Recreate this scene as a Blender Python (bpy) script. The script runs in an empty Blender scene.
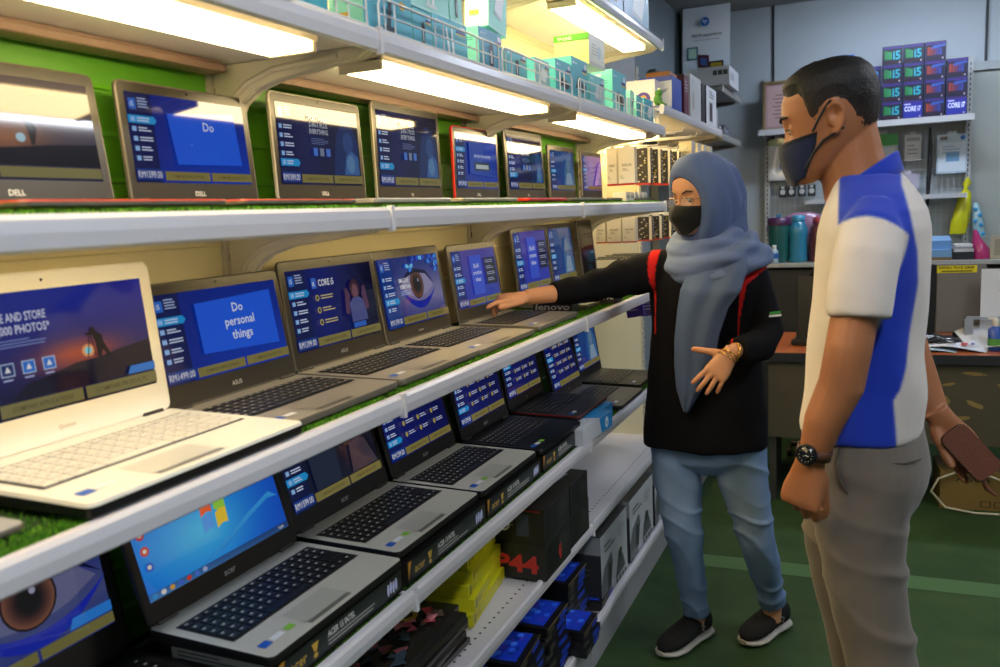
import bpy, bmesh, math, random
import numpy as np
from mathutils import Vector, Matrix, noise
random.seed(7)
S = bpy.context.scene
COL = S.collection
PI = math.pi
R = math.radians

# ------------------------------------------------------------------ colours and materials
def lin(c):
    if isinstance(c, str):
        c = c.lstrip('#'); c = tuple(int(c[i:i+2], 16)/255 for i in (0, 2, 4))
    return tuple((v/12.92 if v <= .04045 else ((v+.055)/1.055)**2.4) for v in c[:3]) + (1.0,)

MATS = {}
def mat(name, col='#808080', rough=.5, metal=0., bump=0., bscale=80., emis=None, estr=0., var=0., vscale=8., coat=0., spec=.5, trans=0., alpha=1., sheen=0., stretch=None):
    if name in MATS: return MATS[name]
    m = bpy.data.materials.new(name); m.use_nodes = True
    nt = m.node_tree; b = nt.nodes['Principled BSDF']
    b.inputs['Base Color'].default_value = lin(col)
    b.inputs['Roughness'].default_value = rough
    b.inputs['Metallic'].default_value = metal
    b.inputs['Specular IOR Level'].default_value = spec
    b.inputs['Coat Weight'].default_value = coat
    b.inputs['Transmission Weight'].default_value = trans
    b.inputs['Alpha'].default_value = alpha
    b.inputs['Sheen Weight'].default_value = sheen
    if emis:
        b.inputs['Emission Color'].default_value = lin(emis); b.inputs['Emission Strength'].default_value = estr
    tc = nt.nodes.new('ShaderNodeTexCoord')
    src = tc.outputs['Object']
    if stretch:
        mp = nt.nodes.new('ShaderNodeMapping'); mp.inputs['Scale'].default_value = stretch
        nt.links.new(src, mp.inputs['Vector']); src = mp.outputs['Vector']
    if var > 0:
        n = nt.nodes.new('ShaderNodeTexNoise'); n.inputs['Scale'].default_value = vscale; n.inputs['Detail'].default_value = 4
        nt.links.new(src, n.inputs['Vector'])
        mx = nt.nodes.new('ShaderNodeMix'); mx.data_type = 'RGBA'
        c = lin(col)
        mx.inputs['A'].default_value = tuple(max(0, v*(1-var)) for v in c[:3])+(1,)
        mx.inputs['B'].default_value = tuple(min(1, v*(1+var)) for v in c[:3])+(1,)
        nt.links.new(n.outputs['Fac'], mx.inputs['Factor']); nt.links.new(mx.outputs['Result'], b.inputs['Base Color'])
    if bump > 0:
        n = nt.nodes.new('ShaderNodeTexNoise'); n.inputs['Scale'].default_value = bscale; n.inputs['Detail'].default_value = 3
        nt.links.new(src, n.inputs['Vector'])
        bp = nt.nodes.new('ShaderNodeBump'); bp.inputs['Strength'].default_value = bump; bp.inputs['Distance'].default_value = .004
        nt.links.new(n.outputs['Fac'], bp.inputs['Height']); nt.links.new(bp.outputs['Normal'], b.inputs['Normal'])
    MATS[name] = m
    return m

def attr_mat(name, rough=.4, emis=0., coat=0., bump=0., spec=.5, bscale=60., sheen=0., var=0.):
    """printed or displayed colour read from the mesh's colour attribute"""
    if name in MATS: return MATS[name]
    m = bpy.data.materials.new(name); m.use_nodes = True
    nt = m.node_tree; b = nt.nodes['Principled BSDF']
    a = nt.nodes.new('ShaderNodeAttribute'); a.attribute_name = 'Col'
    out = a.outputs['Color']
    if var:
        n = nt.nodes.new('ShaderNodeTexNoise'); n.inputs['Scale'].default_value = bscale; n.inputs['Detail'].default_value = 5
        tc = nt.nodes.new('ShaderNodeTexCoord'); nt.links.new(tc.outputs['Object'], n.inputs['Vector'])
        mr = nt.nodes.new('ShaderNodeMapRange'); mr.inputs['To Min'].default_value = 1-var; mr.inputs['To Max'].default_value = 1+var
        nt.links.new(n.outputs['Fac'], mr.inputs['Value'])
        vm = nt.nodes.new('ShaderNodeVectorMath'); vm.operation = 'SCALE'
        nt.links.new(out, vm.inputs[0]); nt.links.new(mr.outputs['Result'], vm.inputs['Scale']); out = vm.outputs['Vector']
    if emis:
        b.inputs['Base Color'].default_value = (.004, .004, .005, 1)
        nt.links.new(out, b.inputs['Emission Color']); b.inputs['Emission Strength'].default_value = emis
    else:
        nt.links.new(out, b.inputs['Base Color'])
    b.inputs['Roughness'].default_value = rough; b.inputs['Coat Weight'].default_value = coat
    b.inputs['Specular IOR Level'].default_value = spec
    b.inputs['Sheen Weight'].default_value = sheen
    if bump:
        n = nt.nodes.new('ShaderNodeTexNoise'); n.inputs['Scale'].default_value = bscale
        tc = nt.nodes.new('ShaderNodeTexCoord'); nt.links.new(tc.outputs['Object'], n.inputs['Vector'])
        bp = nt.nodes.new('ShaderNodeBump'); bp.inputs['Strength'].default_value = bump; bp.inputs['Distance'].default_value = .003
        nt.links.new(n.outputs['Fac'], bp.inputs['Height']); nt.links.new(bp.outputs['Normal'], b.inputs['Normal'])
    MATS[name] = m
    return m

DISPLAY = attr_mat('lcd_display', rough=.055, emis=.52, spec=.5)
PRINT = attr_mat('printed_card', rough=.38)
GLOSSP = attr_mat('printed_gloss', rough=.16, coat=.3)
PAPER = attr_mat('printed_paper', rough=.7)

# ------------------------------------------------------------------ mesh builder
_TXT = {}
def text_geo(s, bold=0.):
    k = (s, bold)
    if k in _TXT: return _TXT[k]
    cu = bpy.data.curves.new('t', 'FONT'); cu.body = s; cu.resolution_u = 2; cu.size = 1; cu.offset = bold
    ob = bpy.data.objects.new('t', cu); COL.objects.link(ob)
    bpy.context.view_layer.update()
    dg = bpy.context.evaluated_depsgraph_get()
    me = bpy.data.meshes.new_from_object(ob.evaluated_get(dg))
    vs = [tuple(v.co) for v in me.vertices]; fs = [tuple(p.vertices) for p in me.polygons]
    bpy.data.objects.remove(ob); bpy.data.curves.remove(cu); bpy.data.meshes.remove(me)
    if vs:
        x0 = min(v[0] for v in vs); x1 = max(v[0] for v in vs); y0 = min(v[1] for v in vs); y1 = max(v[1] for v in vs)
    else: x0 = y0 = 0; x1 = y1 = 1
    _TXT[k] = (vs, fs, x0, x1, y0, y1)
    return _TXT[k]

def rrect(w, h, r, n=4, cx=0, cy=0):
    r = min(r, w/2-1e-5, h/2-1e-5); out = []
    for (sx, sy, a0) in ((1, 1, 0), (-1, 1, 90), (-1, -1, 180), (1, -1, 270)):
        for i in range(n+1):
            a = R(a0 + 90*i/n)
            out.append((cx + sx*(w/2-r) + r*math.cos(a), cy + sy*(h/2-r) + r*math.sin(a)))
    return out

class MB:
    def __init__(s): s.v = []; s.f = []; s.m = []; s.c = []; s.sm = []
    def add(s, vs, fs, mat=0, col=None, smooth=False, M=None):
        o = len(s.v)
        if M is not None: vs = [tuple(M @ Vector(p)) for p in vs]
        s.v += [tuple(p) for p in vs]
        c = lin(col) if isinstance(col, str) else (col if col and not isinstance(col, list) else (1, 1, 1, 1))
        for i, f in enumerate(fs):
            s.f.append(tuple(a+o for a in f)); s.m.append(mat); s.sm.append(smooth)
            if isinstance(col, list): s.c.append([lin(col[a]) for a in f])
            else: s.c.append(c)
        return s
    def box(s, c, d, mat=0, col=None, M=None, rz=0, r=0., faces=None):
        """axis box with optional edge rounding on the vertical edges; faces={'+x':colour,...} recolours a side"""
        x, y, z = c; a, b, h = d[0]/2, d[1]/2, d[2]/2
        T = Matrix.Translation((x, y, z)) @ Matrix.Rotation(rz, 4, 'Z')
        if M is not None: T = M @ T
        if r > 0:
            ring = rrect(d[0], d[1], r, 3); n = len(ring)
            e = min(r*.35, h*.4)
            prof = [(-h, -e), (-h+e, 0), (h-e, 0), (h, -e)]
            vs = []
            for (zz, off) in prof:
                for (px, py) in ring:
                    k = 1 + off/max(a, 1e-6); k2 = 1 + off/max(b, 1e-6)
                    vs.append((px*k, py*k2, zz))
            fs = []
            for j in range(3):
                for i in range(n): fs.append((j*n+i, j*n+(i+1) % n, (j+1)*n+(i+1) % n, (j+1)*n+i))
            fs.append(tuple(reversed(range(n)))); fs.append(tuple(range(3*n, 4*n)))
            return s.add(vs, fs, mat, col, False, T)
        vs = [(-a, -b, -h), (a, -b, -h), (a, b, -h), (-a, b, -h), (-a, -b, h), (a, -b, h), (a, b, h), (-a, b, h)]
        F = {'-z': (0, 3, 2, 1), '+z': (4, 5, 6, 7), '-y': (0, 1, 5, 4), '+x': (1, 2, 6, 5), '+y': (2, 3, 7, 6), '-x': (3, 0, 4, 7)}
        for k, f in F.items():
            s.add([vs[i] for i in f], [(0, 1, 2, 3)], mat, (faces or {}).get(k, col), False, T)
        return s
    def prism(s, pts, t0, t1, mat=0, col=None, M=None, axis='z', smooth=False):
        """extrude a 2D outline between t0 and t1 along axis (x: pts are (y,z); y: pts are (x,z); z: (x,y))"""
        def P(p, t): return {'z': (p[0], p[1], t), 'y': (p[0], t, p[1]), 'x': (t, p[0], p[1])}[axis]
        n = len(pts); vs = [P(p, t0) for p in pts] + [P(p, t1) for p in pts]
        fs = [(i, (i+1) % n, n+(i+1) % n, n+i) for i in range(n)] + [tuple(reversed(range(n))), tuple(range(n, 2*n))]
        return s.add(vs, fs, mat, col, smooth, M)
    def quad(s, p, mat=0, col=None, M=None): return s.add(p, [tuple(range(len(p)))], mat, col, False, M)
    def loft(s, rings, mat=0, col=None, M=None, caps=True, smooth=True):
        n = len(rings[0]); vs = [p for r_ in rings for p in r_]; fs = []
        for j in range(len(rings)-1):
            for i in range(n): fs.append((j*n+i, j*n+(i+1) % n, (j+1)*n+(i+1) % n, (j+1)*n+i))
        s.add(vs, fs, mat, col, smooth, M)
        if caps:
            s.add(list(rings[0]), [tuple(reversed(range(n)))], mat, col, False, M)
            s.add(list(rings[-1]), [tuple(range(n))], mat, col, False, M)
        return s
    def tube(s, path, rad, n=8, mat=0, col=None, M=None, smooth=True, flat=None, up=(0, 0, 1)):
        path = [Vector(p) for p in path]; rings = []
        if not isinstance(rad, (list, tuple)): rad = [rad]*len(path)
        side = None
        for i, p in enumerate(path):
            d = (path[min(i+1, len(path)-1)] - path[max(i-1, 0)]).normalized()
            u = Vector(up)
            if abs(d.dot(u)) > .95: u = Vector((0, 1, 0)) if abs(d.y) < .9 else Vector((1, 0, 0))
            a = d.cross(u).normalized()
            if side is not None:
                a2 = side - d*side.dot(d)
                if a2.length > .1: a = a2.normalized()
            side = a; b = a.cross(d).normalized()
            ra = rad[i]; rb = ra if flat is None else ra*flat
            if isinstance(ra, tuple): ra, rb = ra
            rings.append([tuple(p + a*ra*math.cos(2*PI*k/n) + b*rb*math.sin(2*PI*k/n)) for k in range(n)])
        return s.loft(rings, mat, col, M, True, smooth)
    def lathe(s, prof, n=20, mat=0, col=None, M=None, smooth=True):
        rings = [[(r_*math.cos(2*PI*k/n), r_*math.sin(2*PI*k/n), z) for k in range(n)] for r_, z in prof]
        return s.loft(rings, mat, col, M, True, smooth)
    def ball(s, c, r_, mat=0, col=None, M=None, n=14, m=9):
        if not isinstance(r_, (tuple, list)): r_ = (r_, r_, r_)
        rings = []
        for j in range(m+1):
            a = -PI/2 + PI*j/m; k = max(math.cos(a), .02)
            rings.append([(c[0]+r_[0]*k*math.cos(2*PI*i/n), c[1]+r_[1]*k*math.sin(2*PI*i/n), c[2]+r_[2]*math.sin(a)) for i in range(n)])
        return s.loft(rings, mat, col, M, True, True)
    def text(s, st, x, y, h, col='#ffffff', w=None, M=None, mat=0, z=0., bold=0., align='l', shear=0., wmax=None):
        """text in the M frame's xy plane, cap height h, squeezed to width w"""
        vs, fs, x0, x1, y0, y1 = text_geo(st, bold)
        sy = h/max(.7 if y1-y0 > .55 else y1-y0, 1e-6); sx = sy if w is None else w/(x1-x0)
        if wmax and sx*(x1-x0) > wmax: sx = wmax/(x1-x0)
        W = sx*(x1-x0); ox = x - (W/2 if align == 'c' else W if align == 'r' else 0)
        return s.add([(ox+(v[0]-x0)*sx + shear*v[1]*sy, y+v[1]*sy, z) for v in vs], fs, mat, col, False, M)
    def build(s, name, mats, parent=None, origin=None, world=False, weld=False):
        if not isinstance(mats, (list, tuple)): mats = [mats]
        me = bpy.data.meshes.new(name)
        o3 = Vector(origin) if origin is not None else (Vector(parent_loc(parent)) if (world and parent) else Vector((0, 0, 0)))
        me.from_pydata([tuple(Vector(p)-o3) for p in s.v], [], s.f)
        for m_ in mats: me.materials.append(m_)
        me.polygons.foreach_set('material_index', s.m)
        me.polygons.foreach_set('use_smooth', s.sm)
        at = me.color_attributes.new('Col', 'FLOAT_COLOR', 'CORNER')
        flat = []
        for f, c in zip(s.f, s.c):
            if isinstance(c, list):
                for q in c: flat += q
            else: flat += list(c)*len(f)
        at.data.foreach_set('color', flat)
        me.update(); me.validate()
        ob = bpy.data.objects.new(name, me); COL.objects.link(ob)
        if parent: ob.parent = parent
        if origin is not None and not parent: ob.location = origin
        return ob

def parent_loc(p):
    v = Vector(p.location)
    while p.parent: p = p.parent; v = v + Vector(p.location)
    return v

def tag(o, label=None, cat=None, group=None, kind=None):
    if label: o['label'] = label
    if cat: o['category'] = cat
    if group: o['group'] = group
    if kind: o['kind'] = kind
    return o
def thing(name, label, cat, loc=(0, 0, 0), rz=0, group=None):
    o = bpy.data.objects.new(name, None); COL.objects.link(o); o.empty_display_size = .05
    o.location = loc; o.rotation_euler = (0, 0, rz)
    return tag(o, label, cat, group)
def copy_tree(o, parent=None, loc=None, rz=None, label=None, group=None):
    c = o.copy(); COL.objects.link(c)
    if parent: c.parent = parent
    if loc is not None: c.location = loc
    if rz is not None: c.rotation_euler = (0, 0, rz)
    if label: c['label'] = label
    if group: c['group'] = group
    for ch in list(o.children): copy_tree(ch, c)
    return c

# ------------------------------------------------------------------ camera
cam = bpy.data.cameras.new('camera'); co = bpy.data.objects.new('camera', cam); COL.objects.link(co)
cam.sensor_width = 36; cam.lens = 839.55/1000*36; cam.clip_start = .02
_r = Vector((0.91481011, 0.40123863, -0.04615217)); _u = Vector((-0.01433047, 0.14644517, 0.98911498)); _f = Vector((-0.4036299, 0.90419101, -0.13971946))
M = Matrix.Identity(4)
for i in range(3): M[i][0] = _r[i]; M[i][1] = _u[i]; M[i][2] = -_f[i]
M[0][3], M[1][3], M[2][3] = 0, 0, 1.46
co.matrix_world = M
cam.dof.use_dof = True; cam.dof.focus_distance = 2.35; cam.dof.aperture_fstop = 4.5
S.camera = co
S.view_settings.view_transform = 'Standard'; S.view_settings.look = 'None'
S.view_settings.gamma = 1; S.view_settings.exposure = 0; S.view_settings.use_curve_mapping = False
# ------------------------------------------------------------------ the room
XF, XB = -.78, -1.15           # shelf fronts, shelf backs
ZT, ZA, ZB, ZC, ZD, ZE = 1.787, 1.483, 1.143, .767, .50, .165
J = [.21, 1.30, 2.39, 3.48]
def struct(name, mb, m, **k):
    o = mb.build(name, m); o['kind'] = 'structure'; return o

def floor_material():
    m = bpy.data.materials.new('green_mat_floor'); m.use_nodes = True; nt = m.node_tree; b = nt.nodes['Principled BSDF']
    tc = nt.nodes.new('ShaderNodeTexCoord')
    n = nt.nodes.new('ShaderNodeTexNoise'); n.inputs['Scale'].default_value = 3.5; n.inputs['Detail'].default_value = 8; n.inputs['Roughness'].default_value = .65
    nt.links.new(tc.outputs['Object'], n.inputs['Vector'])
    cr = nt.nodes.new('ShaderNodeValToRGB'); cr.color_ramp.elements[0].color = lin('#243a20'); cr.color_ramp.elements[1].color = lin('#3a502e')
    cr.color_ramp.elements[0].position = .3; cr.color_ramp.elements[1].position = .75
    nt.links.new(n.outputs['Fac'], cr.inputs['Fac']); nt.links.new(cr.outputs['Color'], b.inputs['Base Color'])
    b.inputs['Roughness'].default_value = .6; b.inputs['Specular IOR Level'].default_value = .14
    n2 = nt.nodes.new('ShaderNodeTexNoise'); n2.inputs['Scale'].default_value = 220
    nt.links.new(tc.outputs['Object'], n2.inputs['Vector'])
    bp = nt.nodes.new('ShaderNodeBump'); bp.inputs['Strength'].default_value = .25; bp.inputs['Distance'].default_value = .002
    nt.links.new(n2.outputs['Fac'], bp.inputs['Height']); nt.links.new(bp.outputs['Normal'], b.inputs['Normal'])
    return m
struct('floor', MB().box((.9, 2.2, -.05), (4.4, 7.8, .1)), floor_material())
seam = MB()
seam.quad([(-.65, 3.30, .0015), (-.65, 3.42, .0015), (3.0, 3.56, .0015), (3.0, 3.44, .0015)])
struct('trim_1', seam, mat('floor_tape', '#3f6138', .4, var=.15))
wall_m = mat('wall_board', '#a3adb2', .6, bump=.05, bscale=300, var=.04, vscale=5)
wall2_m = mat('wall_board_low', '#989e98', .6, bump=.05, bscale=300, var=.04, vscale=5)
struct('wall_back', MB().box((.9, 6.05, 1.36), (4.4, .1, 2.74), 0).box((1.8, 5.994, 1.10), (2.57, .012, 2.2), 1), [wall_m, wall2_m])
struct('wall_left', MB().box((-1.25, 2.2, 1.36), (.1, 7.8, 2.74)), mat('wall_paint', '#7f8a90', .65, var=.05))
struct('wall_right', MB().box((3.05, 2.2, 1.36), (.1, 7.8, 2.74)), wall_m)
struct('ceiling', MB().box((.9, 2.2, 2.78), (4.4, 7.8, .1)), mat('ceiling_board', '#8a8c8a', .7, var=.03))
struct('wall_front', MB().box((.9, -1.75, 1.36), (4.4, .1, 2.74)), wall_m)
gap = mat('panel_gap', '#1c1f22', .6)
struct('trim_2', MB().box((-.612, 5.996, 2.3), (.013, .012, .86)), gap)
struct('trim_3', MB().box((.612, 5.984, 2.48), (.014, .012, .49)), gap)
struct('trim_4', MB().box((1.8, 5.98, 2.215), (2.55, .028, .05)), mat('rail_paint', '#98a0a0', .5))
struct('trim_5', MB().box((-1.13, 5.90, 2.50), (.12, .16, .48), r=.02), mat('duct_beige', '#7d8270', .6))
struct('baseboard_back', MB().box((.9, 5.985, .05), (4.3, .02, .1)), mat('skirting', '#3b3f42', .5))

# ceiling lamps (the one close to the back wall makes the pale patch on it)
def ceiling_light(x, y, strength, label, lx=.6, ly=.16, tint='#edf2fb'):
    t = thing('ceiling_light', label, 'lamp', (x, y, 2.73))
    MB().box((0, 0, -.02), (lx+.06, ly+.06, .04), r=.01).build('housing', mat('lamp_housing', '#d0d0cc', .4), t)
    MB().box((0, 0, -.05), (lx, ly, .025), r=.01).build('diffuser', mat('lamp_cool_%g' % strength, '#ffffff', .5, emis=tint, estr=strength), t)
    return t
ceiling_light(.30, 5.10, 62, 'slim ceiling lamp close to the back wall', 1.0, .12, '#dce8ff')
ceiling_light(1.5, 2.9, 45, 'slim ceiling lamp over the middle of the aisle beside the desk', .2, 1.2)
ceiling_light(.55, .3, 45, 'slim ceiling lamp over the near end of the aisle', .2, 1.2)

w = bpy.data.worlds.new('world'); S.world = w; w.use_nodes = True
w.node_tree.nodes['Background'].inputs['Color'].default_value = (.58, .58, .60, 1); w.node_tree.nodes['Background'].inputs['Strength'].default_value = .25

# ------------------------------------------------------------------ shelving
steel = mat('shelf_enamel', '#dcd9dd', .25, var=.03, vscale=4)
cream = mat('panel_cream', '#ece0b4', .5, var=.04, vscale=3)
greenp = mat('panel_green', '#62ae26', .4, var=.06, vscale=3)
greyp = mat('panel_grey', '#b3b3b2', .5, var=.04)
upm = mat('upright_enamel', '#ccc6b6', .4)
holem = mat('punched_hole', '#15161a', .7)

def shelf_mb(y0, y1, z, zbot=None, thick=.022, xf=XF, xb=XB):
    mb = MB(); lip = .040
    # profile in x-z: flat deck with a rounded front lip
    pts = [(xb, z-thick-.004), (xb, z-.012), (xf-.018, z-.012), (xf-.014, z), (xf-.004, z), (xf, z-.006), (xf+.001, z-lip*.5), (xf-.002, z-lip+.004), (xf-.008, z-lip), (xf-.016, z-lip+.004), (xf-.02, z-thick-.004)]
    mb.prism(pts, y0+.0015, y1-.0015, axis='y')
    # joint clip at the shelf's far end
    mb.box((xf-.001, y1-.0, z-lip*.5), (.012, .010, lip+.006), r=.002)
    return mb
def bracket_mb(y, z, side=1, h=.18):
    k = h/.18
    pts = [(XB+.01, z-.027), (XF-.022, z-.027), (XF-.022, z-.034), (XF-.04, z-.045), (-.90, z-.053), (-1.0, z-.064), (-1.05, z-.078*k), (-1.085, z-.10*k), (-1.105, z-.13*k), (-1.115, z-.165*k), (XB+.01, z-.165*k)]
    mb = MB().prism(pts, y-.006, y+.006, axis='y')
    rib = [(-.86, z-.038), (-1.0, z-.046), (-1.06, z-.064), (-1.10, z-.09), (-1.122, z-.13)]
    mb.tube([(x_, y-side*.007, z_) for x_, z_ in rib], .006, 6)
    return mb
def upright_mb(y, z0, z1):
    mb = MB().box((XB-.01, y, (z0+z1)/2), (.03, .045, z1-z0))
    k = 0; z = z0+.03
    while z < z1-.02:
        mb.box((XB+.0055, y-.008+.016*(k % 2), z), (.002, .004, .016), 1); z += .026; k += 1
    return mb
def bay(i, y0, y1, label, levels, panels, ztop, brack=()):
    t = thing('shelving_bay', label, 'shelving', (XB, (y0+y1)/2, 0))
    W = dict(parent=t, world=True)
    for (z, n) in levels:
        sh = shelf_mb(y0, y1, z).build('shelf_board', steel, **W)
        if n == 'perf':
            hb = MB(); y = y0+.04
            while y < y1-.03:
                for x_ in (-.83,): hb.add([(x_+.004*math.cos(a*PI/3), y+.004*math.sin(a*PI/3), z-.0112) for a in range(6)], [tuple(range(6))])
                y += .027
            hb.build('hole_row', holem, sh)
            sh.children[0].location = -Vector(parent_loc(t)) if False else Vector((0, 0, 0))
            for v in sh.children[0].data.vertices: v.co -= parent_loc(t)
    for (z0, z1, m_, nm, grooves) in panels:
        mb = MB().box((XB-.006, (y0+y1)/2, (z0+z1)/2), (.008, y1-y0-.05, z1-z0))
        if grooves:
            z = z0+.06
            while z < z1-.02:
                mb.prism([(XB-.003, z-.004), (XB+.002, z), (XB-.003, z+.010)], y0+.025, y1-.025, axis='y'); z += .075
        mb.build(nm, m_, **W)
    for y in (y0, y1) if i == 0 else (y1,): upright_mb(y, .02, ztop).build('upright', [upm, holem], **W)
    for z in brack:
        for y, sd in ((y0+.008, -1), (y1-.008, 1)): bracket_mb(y, z, sd).build('bracket', upm, **W)
    MB().box((-.985, (y0+y1)/2, .0625), (.37, y1-y0-.004, .124)).build('plinth', mat('plinth_grey', '#9b9a9c', .4), **W)
    return t
P = [(1.45, ZT-.02, greenp, 'back_panel', True), (ZB, ZA-.022, cream, 'back_panel', True), (ZC, ZB-.022, greenp, 'back_panel', True), (ZE, ZC-.022, greyp, 'back_panel', False), (ZT, 2.45, cream, 'back_panel', True)]
P[0] = (ZA, ZT-.022, greenp, 'back_panel', True)
LV = [(ZT, ''), (ZA, ''), (ZB, ''), (ZC, ''), (ZD, 'perf'), (ZE, 'perf')]
BR = (ZT, ZA, ZB, ZC)
bay(0, J[0], J[1], 'white steel shelving bay nearest the camera, carrying the white laptop', [(2.125, '')]+LV, P, 2.5, BR+(2.125,))
bay(1, J[1], J[2], 'white steel shelving bay with the yellow boxes on a low shelf', [(2.125, '')]+LV, P, 2.5, BR+(2.125,))
bay(2, J[2], J[3], 'white steel shelving bay where the woman reaches in, speaker boxes at its foot', [(2.125, '')]+LV, P, 2.5, BR+(2.125,))
P3 = [(.2, 1.83, cream, 'back_panel', False), (1.86, 2.5, greyp, 'back_panel', False)]
t3 = bay(3, J[3]+.002, 4.50, 'white steel shelving bay with hanging accessory packs behind the woman', [(ZE, '')], P3, 2.2, ())
sh5 = shelf_mb(J[3]+.002, 4.92, 1.875).build('shelf_board', steel, t3, world=True)
for y in (3.5, 4.90): bracket_mb(y, 1.875, 1).build('bracket', upm, t3, world=True)
t4 = thing('corner_shelf', 'pair of unlit grey wall shelves in the far left corner by the poster', 'shelving', (XB, 5.3, 0))
for z in (1.86, 2.13):
    shelf_mb(4.96, 5.66, z).build('shelf_board', mat('dull_shelf', '#8d8c88', .5), t4, world=True)
    for y in (4.98, 5.64): bracket_mb(y, z, 1, .12).build('bracket', mat('dull_bracket', '#77766f', .5), t4, world=True)
MB().box((XB-.02, 5.31, 1.6), (.04, .74, 1.3)).build('back_panel', mat('dull_panel', '#5c625f', .6), t4, world=True)

# lamps under the shelves
tube_m = mat('shelf_tube', '#ffffff', .4, emis='#ffe2a6', estr=24)
tube3_m = mat('shelf_strip', '#ffffff', .4, emis='#ffe09c', estr=22)
tube2_m = mat('shelf_tube_dim', '#ffffff', .4, emis='#ffdc94', estr=34)
house_m = mat('batten_white', '#d9cfb8', .4)
def shelf_lamp(y0, y1, z, label, m_=tube_m, x=-.865, wid=.085, slim=False):
    t = thing('shelf_lamp', label, 'lamp', (x, (y0+y1)/2, z), 0, 'lamps under the shelves')
    L = y1-y0
    if slim:
        MB().box((0, 0, -.002), (wid+.006, L, .003)).build('housing', house_m, t); MB().box((0, 0, -.007), (wid, L-.02, .006)).build('tube', m_, t); return t
    MB().box((0, 0, -.008), (wid+.012, L, .014), r=.003).build('housing', house_m, t)
    MB().box((0, 0, -.022), (wid, L-.03, .014), r=.004).build('tube', m_, t)
    for s_ in (-1, 1): MB().box((0, s_*(L/2-.006), -.02), (wid+.006, .012, .022), r=.003).build('end_cap', house_m, t)
    return t
zt = ZT-.024
shelf_lamp(.3, 1.17, zt, 'glowing batten lamp under the top shelf of the nearest bay')
shelf_lamp(1.36, 2.24, zt, 'glowing batten lamp under the top shelf of the second bay')
shelf_lamp(2.47, 3.34, zt, 'glowing batten lamp under the top shelf of the third bay')
shelf_lamp(2.5, 3.36, 2.125-.024, 'glowing batten lamp under the highest shelf at the top of the photo')
shelf_lamp(1.42, 2.28, 2.125-.024, 'batten lamp over the blue boxes, above the edge of the photo')
shelf_lamp(.35, 1.2, 2.125-.024, 'batten lamp over the white domed router, above the edge of the photo')
shelf_lamp(3.6, 4.5, 1.875-.024, 'dimmer batten lamp under the shelf of boxes beyond the blue boxes', tube2_m, -1.08)
za = ZA-.0275
for i in range(3): shelf_lamp(J[i]+.1, J[i+1]-.15, za, ['batten lamp above the white laptop, hidden behind the shelf lip', 'batten lamp above the eye picture laptop, hidden behind the shelf lip', 'batten lamp above the reaching hand, hidden behind the shelf lip'][i], tube3_m, -.822, .03, True)
# pinkish cable duct along the back under the top shelf
duct = mat('cable_duct', '#8f7465', .5)
for i in range(3):
    t = MB().box((-1.105, (J[i]+J[i+1])/2, 1.7465), (.05, J[i+1]-J[i]-.09, .013), r=.004).box((-1.11, (J[i]+J[i+1])/2, 1.7565), (.040, J[i+1]-J[i]-.09, .007))
    tag(t.build('cable_duct', duct), ['beige cable duct behind the two nearest upper laptops', 'beige cable duct above the red edged laptop', 'beige cable duct in the third bay under the top shelf'][i], 'duct')

# artificial turf
turf_m = attr_mat('turf_pile', rough=.6, spec=.2)
def turf(y0, y1, z, label, dens=9000, x0=-1.13, x1=-.797):
    t = thing('turf_mat', label, 'grass mat', ((x0+x1)/2, (y0+y1)/2, z)); W = (x1-x0)/2; L = (y1-y0)/2
    MB().box((0, 0, .0005), (2*W, 2*L, .005)).build('backing', mat('turf_backing', '#24400f', .8), t)
    mb = MB(); rnd = random.Random(int(y0*100+z*1000)); vs = []; fs = []; cs = []
    pal = ['#3f7a14', '#5c9a1c', '#2c5a10', '#78b52a']
    n = int(dens*(y1-y0))
    for i in range(n):
        x = rnd.uniform(-W, W) if i % 2 else W-abs(rnd.gauss(0, .03)); y = rnd.uniform(-L, L); a = rnd.uniform(0, 2*PI)
        x = max(-W, x)
        dx, dy = math.cos(a)*.0012, math.sin(a)*.0012; h = rnd.uniform(.006, .011)
        tx, ty = rnd.uniform(-.004, .004), rnd.uniform(-.004, .004)
        o = len(vs); vs += [(x-dx, y-dy, .002), (x+dx, y+dy, .002), (x+tx, y+ty, h)]; fs.append((o, o+1, o+2))
        c = pal[rnd.randrange(4)]; cs += [c, c, c]
    mb.add(vs, fs, 0, cs)
    p = mb.build('pile', turf_m, t); p['kind'] = 'stuff'
names = ['nearest bay', 'second bay', 'third bay']
for i in range(3):
    turf(J[i]+.01, J[i+1]-.01, ZA-.003, 'green artificial turf lining the upper laptop shelf, %s' % names[i], 5000)
    turf(J[i]+.01, J[i+1]-.01, ZB-.0085, 'green artificial turf lining the middle laptop shelf, %s' % names[i], 16000)
    turf(J[i]+.01, J[i+1]-.01, ZC-.0115, 'green artificial turf lining the lower laptop shelf, %s' % names[i], 6000)

# wire fences on the top shelf
wire_m = mat('white_wire', '#dcdce0', .35)
def fence(y0, y1, label):
    mb = MB(); x = XF-.012; z0 = ZT-.004; h = .062; r_ = .0022; c = .012
    mb.tube([(x, y0, z0), (x, y0, z0+h-c), (x, y0+c*.4, z0+h-c*.3), (x, y0+c, z0+h), (x, y1-c, z0+h), (x, y1-c*.4, z0+h-c*.3), (x, y1, z0+h-c), (x, y1, z0)], r_, 6)
    mb.tube([(x, y0, z0+h*.55), (x, y1, z0+h*.55)], r_*.8, 6); mb.tube([(x, y0, z0+.008), (x, y1, z0+.008)], r_*.8, 6)
    y = y0+.02
    k = 0
    while y < y1-.02:
        mb.tube([(x, y, z0), (x, y, z0+h)], r_*.8, 6); y += .155 if k % 2 else .035; k += 1
    tag(mb.build('shelf_fence', wire_m), label, 'wire fence', 'wire fences along the top shelf')
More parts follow.
